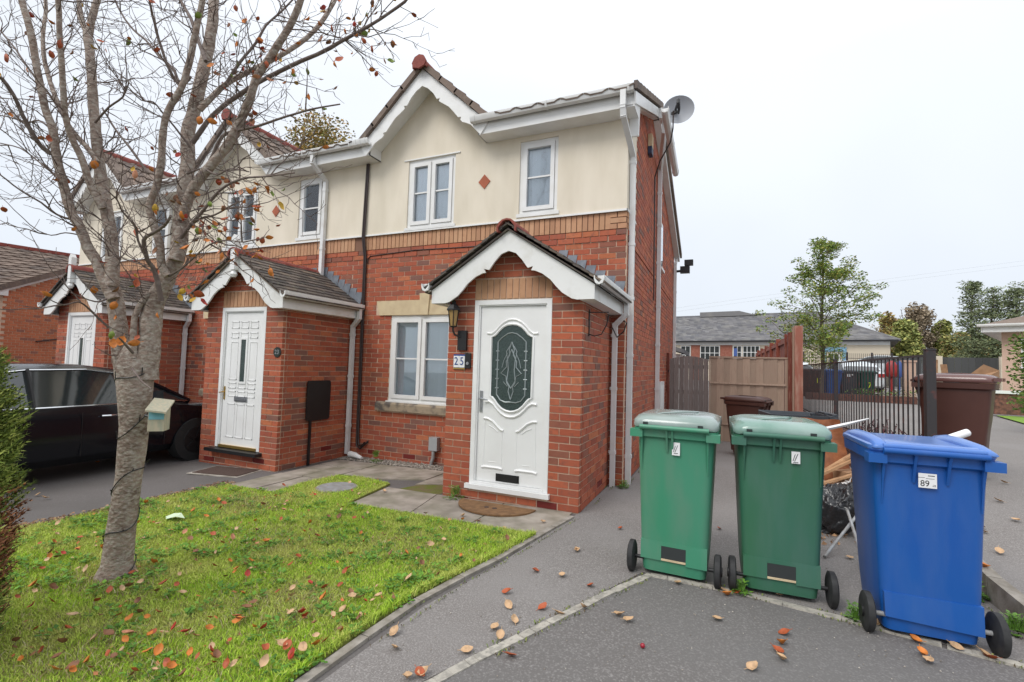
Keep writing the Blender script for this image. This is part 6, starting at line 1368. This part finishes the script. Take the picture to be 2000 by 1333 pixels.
# bird box
bx = thing('bird_box', 'small pale wooden bird box with blue paint hanging beside the bare tree trunk', 'bird box', M=Matrix.Translation(AX(311,815,3.10)) @ Matrix.Rotation(radians(42),4,'Z'))
M_BB = mat('bird_box_wood', (.48,.42,.30), .85, col2=(.36,.36,.27), scale=14, stretch=(4,4,1)); 
MB().hexa([(-.045,-.05,-.085),(.045,-.05,-.085),(.045,.05,-.085),(-.045,.05,-.085),(-.045,-.05,.045),(.045,-.05,.045),(.045,.05,.095),(-.045,.05,.095)]).build('box', M_BB, bx)
MB().hexa([(-.05,-.09,.045),(.065,-.09,.03),(.065,.05,.095),(-.05,.05,.11),(-.05,-.09,.056),(.065,-.09,.041),(.065,.05,.106),(-.05,.05,.121)]).build('roof', M_BB, bx)
MB().box(-.040,.042,-.053,-.0505,-.01,.04).build('blue_panel', mat('faded_blue',(.18,.42,.48),.7), bx); MB().tube([(-.045,.0,.0),(-.085,.02,.01)],.008,6).build('hanger', M_BLACK, bx)

# ================================================================== SMALL THINGS ON THE GROUND
mt_ = thing('door_mat', 'half-round brown coir mat in front of the door numbered 25', 'mat', (-1.0,-1.47,H(-1,-1.5)+.018))
hm = [(.42*cos(pi+pi*i/20), .36*sin(pi+pi*i/20)) for i in range(21)]
MB().prism(hm, lambda a,b,c: (a,b,c), .016).build('pile', M_MAT, mt_)
for s in (-.05,.04): MB().tube([(s,-.16,.015),(s,-.16,.018)],.026,12).build('worn_spot', M_MATD, mt_)
dm2 = thing('door_mat', 'dark flat rectangular mat on the drive before the middle door', 'mat', (-4.93,-1.62,H(-4.9,-1.6)+.006), radians(12)); MB().box(-.34,.34,-.2,.2,0,.012).build('pile', M_MATD, dm2); MB().box(-.38,.38,-.25,.25,-.004,.004).build('border', M_KERB, dm2)
mh = thing('manhole_cover', 'round grey cover set in the lawn by the wall path', 'cover', (-2.98,-1.66,H(-3,-1.6)+.028)); MB().tube([(0,0,-.02),(0,0,.006)],.21,28).build('lid', M_GALV, mh); MB().tube([(0,0,-.02),(0,0,.002)],.235,28).build('ring', M_KERB, mh)
MB().tube([(-4.15,-.16,.0),(-4.02,-.19,.0),(-3.86,-.23,-.02)],[.05,.042,.022],10).build('pipe_shoe', M_PVC, label='white plastic pipe offcut lying on the gravel at the foot of the wall', cat='pipe', smooth=50)
mh2 = G(335,1022); MB().add([(0,-.05,0),(.10,-.03,.03),(.15,.02,.01),(.05,.05,.035),(-.04,.04,.02),(-.07,-.01,.0)],[(0,1,3,5),(1,2,3),(3,4,5)]).build('white_flower_scrap', mat('pale_green',(.6,.72,.5),.6), label='pale green and white scrap lying on the lawn right of the tree trunk', cat='scrap').location = mh2+Vector((0,0,.05))
for (u, v), lb_ in (((1255,1268),'small dark red crab apple on the dark tarmac left of the setts'),): p = G(u,v); MB().loft([[(p.x+.013*sin(pi*j/6+.001)*cos(2*pi*i/10), p.y+.013*sin(pi*j/6+.001)*sin(2*pi*i/10), .017-.013*cos(pi*j/6)) for i in range(10)] for j in range(7)]).build('crab_apple', mat('crab_red',(.30,.015,.03),.3), label=lb_, cat='crab apple', smooth=80)
# fallen leaves: the ones on the tarmac where the photograph has them
def fallen(p, c, s_, label, group, flat=1.0):
    M = Matrix.Translation(p+Vector((0,0,s_*.18))) @ Matrix.Rotation(R0.uniform(0,2*pi),4,'Z') @ Matrix.Rotation(R0.uniform(-.5,.5)*flat,4,'X') @ Matrix.Rotation(R0.uniform(-.5,.5)*flat,4,'Y') @ Matrix.Scale(s_,4)
    link('fallen_leaf', R0.choice(LM[c]), None, M, label, 'leaf', group)
CN = dict(rust='rust-red',orange='orange',tan='pale tan',red='dark red',pink='pinkish tan',yellow='yellow',green='green',brown='brown')
def tz_(u, v):
    for n_, a, b in (('by the bright green bin wheel',1212,1040),('below the darker green bin',1430,1165),('in front of the darker green bin',1526,1166),('in front of the blue bin',1790,1265),('by the right wheel of the blue bin',1930,1288),('in the small heap',1525,1275),('on the left sett row',1150,1180),('close to the lawn edging',770,1255),('at the bottom edge',815,1325),('mid path',1000,1200),('close to the porch corner',1127,1077),('left of the left sett row',930,1265),('below the bright green bin',1324,1142),('near the crab apple',1220,1210),('below the small heap',1470,1308),('between the green and blue bins',1660,1092)):
        if hypot(u-a, v-b) < 48: return n_
    return 'beyond the sett row' if v < 1130 else 'left of the sett row'
def sz(v): return .062 if v > 1100 else .055
for u, v, c in ((770,1240,'tan'),(770,1270,'tan'),(990,1160,'rust'),(994,1187,'tan'),(966,1230,'tan'),(1004,1215,'tan'),(976,1248,'tan'),(912,1275,'tan'),(998,1285,'rust'),(1060,1190,'rust'),(1092,1202,'tan'),(1138,1190,'tan'),(1098,1127,'tan'),(1154,1147,'rust'),(1210,1205,'tan'),(1228,1216,'tan'),(1324,1142,'tan'),(1415,1158,'tan'),(1440,1162,'rust'),(1422,1166,'orange'),(1526,1166,'tan'),(1400,1213,'tan'),(1532,1240,'rust'),(1520,1275,'rust'),(1528,1262,'orange'),(1526,1292,'tan'),(1470,1308,'tan'),(1800,1282,'orange'),(1812,1296,'tan'),(1868,1270,'tan'),(1785,1255,'orange'),(1715,1222,'tan'),(1770,1230,'rust'),(826,1320,'tan'),(795,1330,'tan'),(820,1322,'rust'),(1127,1076,'tan'),(1212,1035,'rust'),(1126,1078,'tan'),(1405,1035,'rust'),(1660,1092,'tan'),(1045,1118,'rust'),(1935,1290,'rust'),(1925,1285,'tan')):
    p = G(u, v, .004); pl_n = 'dark tarmac' if (u > 1180 and v > 1170 and not u > 1700) else ('grey tarmac path')
    fallen(p, c, sz(v), f'{CN[c]} fallen leaf on the {pl_n} {tz_(u, v)}', 'fallen leaves on the tarmac')
for u, v, c in ((1950,978,'tan'),(1920,1110,'orange'),(1915,1030,'tan'),(1985,1016,'tan'),(1952,1080,'tan'),(1960,945,'tan'),(1918,1038,'tan')):
    fallen(G(u,v,.004,True), c, .07, f'{CN[c]} fallen leaf on the raised tarmac beyond the kerb', 'fallen leaves on the raised tarmac')
for u, v, c in ((935,1020,'rust'),(985,1035,'tan'),(1060,1022,'tan'),(750,962,'tan'),(700,968,'tan'),(905,1010,'tan'),(75,968,'tan'),(88,975,'tan'),(190,905,'orange'),(1345,958,'tan')):
    fallen(G(u,v,.012), c, .06, f'{CN[c]} fallen leaf on the {"drive" if u < 300 else ("slabs by the porch" if u < 1200 else "path by the bins")}', 'fallen leaves near the porch')
def inlawn(x, y):
    c = False; j = len(LAWN)-1
    for i in range(len(LAWN)):
        xi, yi = LAWN[i]; xj, yj = LAWN[j]
        if (yi > y) != (yj > y) and x < (xj-xi)*(y-yi)/(yj-yi)+xi: c = not c
        j = i
    return c
def zone(u, v):
    a = 'left of' if u < 180 else ('just below' if u < 330 else ('right of' if u < 460 else None))
    if a and v > 1080: return f'{a} the tree foot'
    if a: return f'{a} the tree trunk, towards the drive'
    k = 'by the concrete edging' if (u-560)*.83 > (1333-v)-90 else ('in its middle' if v > 1110 else ('towards the slab path' if v > 1010 else 'beside the round cover'))
    return k + (', near the camera' if v > 1240 else '')
cnt = 0
while cnt < 235:
    u = R0.uniform(30,1040); v = 925+405*R0.random()**.8; p = G(u, v, .035)
    if not inlawn(p.x, p.y): continue
    if u < 150 and v > 1250 and R0.random() < .5: continue
    c = R0.choices(['rust','tan','red','pink','brown','orange'],[28,24,4,4,22,22])[0]
    fallen(p+Vector((0,0,.016)), c, R0.uniform(.028,.056), f'{CN[c]} fallen leaf on the lawn {zone(u,v)}', 'fallen leaves on the lawn', 1.6); cnt += 1
# ---- grass
import numpy as np
rng = np.random.default_rng(4)
def blades(n, sampler, hmin, hmax, wmin, wmax, name, mt, lean=.8, **kw):
    xy = sampler(n); n = len(xy); h = rng.uniform(hmin, hmax, n); w_ = rng.uniform(wmin, wmax, n); a = rng.uniform(0, 2*np.pi, n); la = rng.uniform(0, 2*np.pi, n); ll = rng.uniform(.1, lean, n)*h
    z = np.where(xy[:,0] < 0, .018*xy[:,0], 0)+.018
    bx_ = np.cos(a)*w_/2; by_ = np.sin(a)*w_/2; V = np.zeros((n,5,3))
    V[:,0] = np.stack([xy[:,0]-bx_, xy[:,1]-by_, z], 1); V[:,1] = np.stack([xy[:,0]+bx_, xy[:,1]+by_, z], 1)
    mx = xy[:,0]+np.cos(la)*ll*.35; my = xy[:,1]+np.sin(la)*ll*.35
    V[:,2] = np.stack([mx+bx_*.8, my+by_*.8, z+h*.6], 1); V[:,3] = np.stack([mx-bx_*.8, my-by_*.8, z+h*.6], 1)
    V[:,4] = np.stack([xy[:,0]+np.cos(la)*ll, xy[:,1]+np.sin(la)*ll, z+h*.92], 1)
    me = bpy.data.meshes.new(name); nf = 2*n; me.vertices.add(5*n); me.vertices.foreach_set('co', V.reshape(-1).astype(np.float32))
    idx = np.arange(n)[:,None]*5; F_ = np.concatenate([idx+np.array([0,1,2,3]), idx+np.array([3,2,4])], 1).reshape(-1)
    me.loops.add(7*n); me.loops.foreach_set('vertex_index', F_.astype(np.int32)); me.polygons.add(nf)
    st = np.stack([np.arange(n)*7, np.arange(n)*7+4], 1).reshape(-1); me.polygons.foreach_set('loop_start', st.astype(np.int32)); me.materials.append(mt); me.update(calc_edges=True); me.validate()
    return link(name, me, None, **kw)
def pip(X, Y, poly):
    c = np.zeros(len(X), bool); j = len(poly)-1
    for i in range(len(poly)):
        xi, yi = poly[i]; xj, yj = poly[j]; 
        if yi != yj: c ^= ((yi > Y) != (yj > Y)) & (X < (xj-xi)*(Y-yi)/(yj-yi)+xi)
        j = i
    return c
def lawn_s(n):
    X = rng.uniform(-4.6,-.3,n*3); Y = rng.uniform(-5.6,-1.0,n*3); d = np.hypot(X-CAM.x, Y-CAM.y)
    k = pip(X, Y, LAWN) & (np.hypot(X+2.98, Y+1.66) > .22) & (rng.random(n*3) < np.clip(1.25-d/7,.35,1)) & ((Y > -4.9) | (X < -1)); 
    return np.stack([X[k], Y[k]], 1)[:n]
blades(230000, lawn_s, .012, .036, .0024, .0050, 'grass', M_GRASS, 1.1, label='short green grass blades of the front lawn', cat='grass', kind='stuff')
def edge_s(n):
    P = []
    E_ = [(-.67,-5.2),(-.669,-4.38),(-.636,-3.5),(-.454,-2.73),(-.345,-2.12)]
    for _ in range(n):
        k = rng.integers(0,4); f = rng.random(); a, b = E_[k], E_[k+1]; P.append((a[0]+(b[0]-a[0])*f+rng.normal(0,.012)-.01, a[1]+(b[1]-a[1])*f))
    return np.array(P)
blades(5000, edge_s, .02, .055, .003, .006, 'edge_grass', M_GRASS, 1.2, label='longer grass growing over the concrete lawn edging', cat='grass', kind='stuff')
def dry_s(n):
    C_ = [(-2.0,-4.95,.5),(-2.5,-4.15,.25),(-1.5,-4.7,.35),(-4.25,-3.2,.2),(-2.3,-3.2,.35),(-1.2,-2.9,.4),(-3.3,-2.6,.3),(-1.3,-3.9,.3)]; P = []
    for _ in range(n): c = C_[rng.integers(0,8)]; P.append((c[0]+rng.normal(0,c[2]), c[1]+rng.normal(0,c[2]*.6)))
    P = np.array(P); return P[pip(P[:,0], P[:,1], LAWN)]
blades(16000, dry_s, .015, .045, .003, .006, 'dry_grass', mat('dry_grass',None,.8,rnd=.3,rcols=[(0,(.34,.28,.13)),(.5,(.25,.19,.09)),(.8,(.40,.36,.2))]), 1.6, label='dry straw-coloured grass patches on the lawn', cat='grass', kind='stuff')
# broad-leaved weeds in the lawn and along walls
wd = MB(); S3 = random.Random(6)
def weed(x, y, r, n, z=.02):
    for _ in range(n):
        a = S3.uniform(0,2*pi); rr0 = r*S3.uniform(.2,1); L = S3.uniform(.018,.034); c = Vector((x+rr0*cos(a), y+rr0*sin(a), H(x,y)+z+S3.uniform(.005,.03))); d = Vector((cos(a),sin(a),S3.uniform(-.1,.6)))*L; e2 = Vector((-sin(a),cos(a),0))*L*.38
        wd.add([c,c+d*.5+e2,c+d,c+d*.5-e2],[(0,1,2,3)])
for _ in range(330):
    x = S3.uniform(-4.3,-.5); y = S3.uniform(-4.9,-2.15)
    if inlawn(x,y): weed(x, y, S3.uniform(.03,.09), 26)
wd.build('clover', lm('clover_leaf',(.10,.22,.03),(.13,.27,.035),(.08,.18,.03)), label='low clover and weeds growing through the lawn', cat='weeds', kind='stuff')
for x, y, r, n, right, lb_ in ((2.66,-1.78,.07,120,0,'leafy green weed growing against the kerb behind the blue bin wheel'),(2.66,-2.25,.09,120,0,'yellow-green weed at the kerb beside the blue bin wheel'),(.03,-.08,.06,70,0,'small weed at the foot of the corner downpipe'),(-3.62,-.20,.09,110,0,'green weed growing in the gravel under the cables'),(-1.55,-1.40,.11,110,0,'weed growing at the left foot of the porch'),(1.23,-2.47,.05,60,0,'tiny tuft of weed on the sett row right of the green bins'),(1.85,-2.53,.05,60,0,'tiny tuft of weed on the setts in front of the blue bin')):
    wd = MB(); weed(x, y, r, n, .0)
    for _ in range(n//2):
        a = S3.uniform(0,2*pi); c = Vector((x+r*.5*S3.random()*cos(a), y+r*.5*S3.random()*sin(a), .02)); c2 = c+Vector((S3.uniform(-.03,.03),S3.uniform(-.03,.03),S3.uniform(.04,.4*r+.05))); wd.tube([c,c2],.0015,3); L = .022; d = Vector((cos(a),sin(a),.3))*L; e2 = Vector((-sin(a),cos(a),0))*L*.4; wd.add([c2,c2+d*.5+e2,c2+d,c2+d*.5-e2],[(0,1,2,3)])
    wd.build('weed', M_SEALW, label=lb_, cat='weed')
# soil and litter along the drive side of the lawn
lt_ = MB()
for _ in range(700):
    f = S3.random(); y = -3.9+1.9*f; x = -4.30+S3.gauss(0,.05)-.25*max(0,-3.4-y); s_ = S3.uniform(.008,.03); a = S3.uniform(0,3.1); z = H(x,y)+.012+S3.uniform(0,.02)
    lt_.add([(x+s_*cos(a),y+s_*sin(a),z),(x-s_*.4*sin(a),y+s_*.4*cos(a),z+.008),(x-s_*cos(a),y-s_*sin(a),z),(x+s_*.4*sin(a),y-s_*.4*cos(a),z)],[(0,1,2,3)])
lt_.build('leaf_litter', lm('litter',(.24,.13,.07),(.16,.09,.05),(.36,.24,.14),(.10,.07,.05)), label='brown leaf litter along the drive edge of the lawn', cat='leaf litter', kind='stuff')

# grit, crumbs and moss on the hard surfaces
gr = MB(); S4 = random.Random(14)
for _ in range(900):
    x = S4.uniform(-.6,2.7); y = S4.uniform(-4.6,.6)
    if x < -.2-.13*(-1.5-y) and y < -1.4: continue
    if x < -.15 and y > -1.4: continue
    r = S4.uniform(.002,.0055); z = H(x,y)+.005+r*.5; a = S4.uniform(0,3)
    gr.add([(x+r*cos(a),y+r*sin(a),z),(x-r*sin(a),y+r*cos(a),z),(x-r*cos(a),y-r*sin(a),z),(x+r*sin(a),y-r*cos(a),z),(x,y,z+r)],[(0,1,4),(1,2,4),(2,3,4),(3,0,4)])
gr.build('grit', M_GRAVEL, label='scattered grit and crumbs on the tarmac path', cat='grit', kind='stuff')
ms = MB()
for P_ in (((-.42,-4.85),(-.077,-4.087),(.188,-3.468),(.64,-2.50)),((.66,-2.455),(1.271,-2.475),(1.906,-2.57),(2.70,-2.71)),((-.565,-5.2),(-.55,-4.0),(-.47,-3.1),(-.38,-2.7),(-.17,-1.45)),((2.70,-4),(2.70,-.7)),((.02,-.02),(.02,4.8)),((-.16,-1.36),(-.13,-.1))):
    for a, b in zip(P_, P_[1:]):
        a = Vector(a); b = Vector(b); L = (b-a).length; nn = Vector((-(b-a).y,(b-a).x)).normalized()
        for _ in range(int(L*150)):
            t = S4.random(); 
            if noise.noise(Vector((a.x*3+t*L*2.2, a.y*5, 3))) < -.02: continue
            p = a.lerp(b, t)+nn*S4.choice((-.042,.042))*S4.uniform(.7,1.2); s_ = S4.uniform(.004,.013); an = S4.uniform(0,6.3); z = H(p.x,p.y)+.012
            ms.add([(p.x,p.y,z-.008),(p.x+s_*cos(an),p.y+s_*sin(an),z+S4.uniform(0,.012)),(p.x+s_*cos(an+1),p.y+s_*sin(an+1),z+S4.uniform(-.004,.008))],[(0,1,2)])
ms.build('moss', lm('moss_bits',(.17,.22,.05),(.10,.13,.04),(.12,.09,.055),(.26,.28,.09)), label='moss and dirt along the setts, edging and kerb', cat='moss', kind='stuff')
# bare tree across the way, seen mirrored in the upper right window
rt = thing('street_tree', 'bare tree behind the camera, seen only mirrored in the upper windows', 'tree', (-8.2,-14.5,0)); RT = random.Random(4); tb_ = MB(); tips = []
tb_.tube([(0,0,-.2),(.1,0,3),(0,.1,6.5)],[.28,.22,.12],8)
for i in range(13): a = RT.uniform(0,2*pi); branchy(tb_, RT, Vector((0,.05,RT.uniform(3,6.5))), Vector((cos(a),sin(a),RT.uniform(.8,2))).normalized(), RT.uniform(2.6,4.2), .07, 3, tips, .6)
tb_.build('trunk', M_TWIG, rt); rl_ = MB()
for t in tips[::2]: leafcloud(rl_, RT, t, (.3,.3,.3), 3, .12, .6)
rl_.build('foliage', M_LEAF['brown'], rt, kind='stuff')

# small leaf crumbs over the lawn
lc = MB(); S5 = random.Random(23)
for _ in range(1500):
    x = S5.uniform(-4.3,-.4); y = S5.uniform(-4.9,-1.2)
    if not inlawn(x,y) or noise.noise(Vector((x*.8,y*.8,7)))+S5.uniform(-.4,.5) < 0: continue
    s_ = S5.uniform(.006,.018); a = S5.uniform(0,6.3); c = Vector((x,y,H(x,y)+.03+S5.uniform(0,.022))); d = Vector((cos(a),sin(a),S5.uniform(-.5,.5)))*s_; e2 = Vector((-sin(a),cos(a),S5.uniform(-.6,.6)))*s_*.55
    lc.add([c-d,c+e2,c+d,c-e2],[(0,1,2,3)])
lc.build('leaf_crumbs', lm('crumb',(.40,.17,.07),(.26,.12,.06),(.52,.33,.20),(.45,.12,.05)), label='small broken bits of brown leaves over the lawn', cat='leaf litter', kind='stuff')
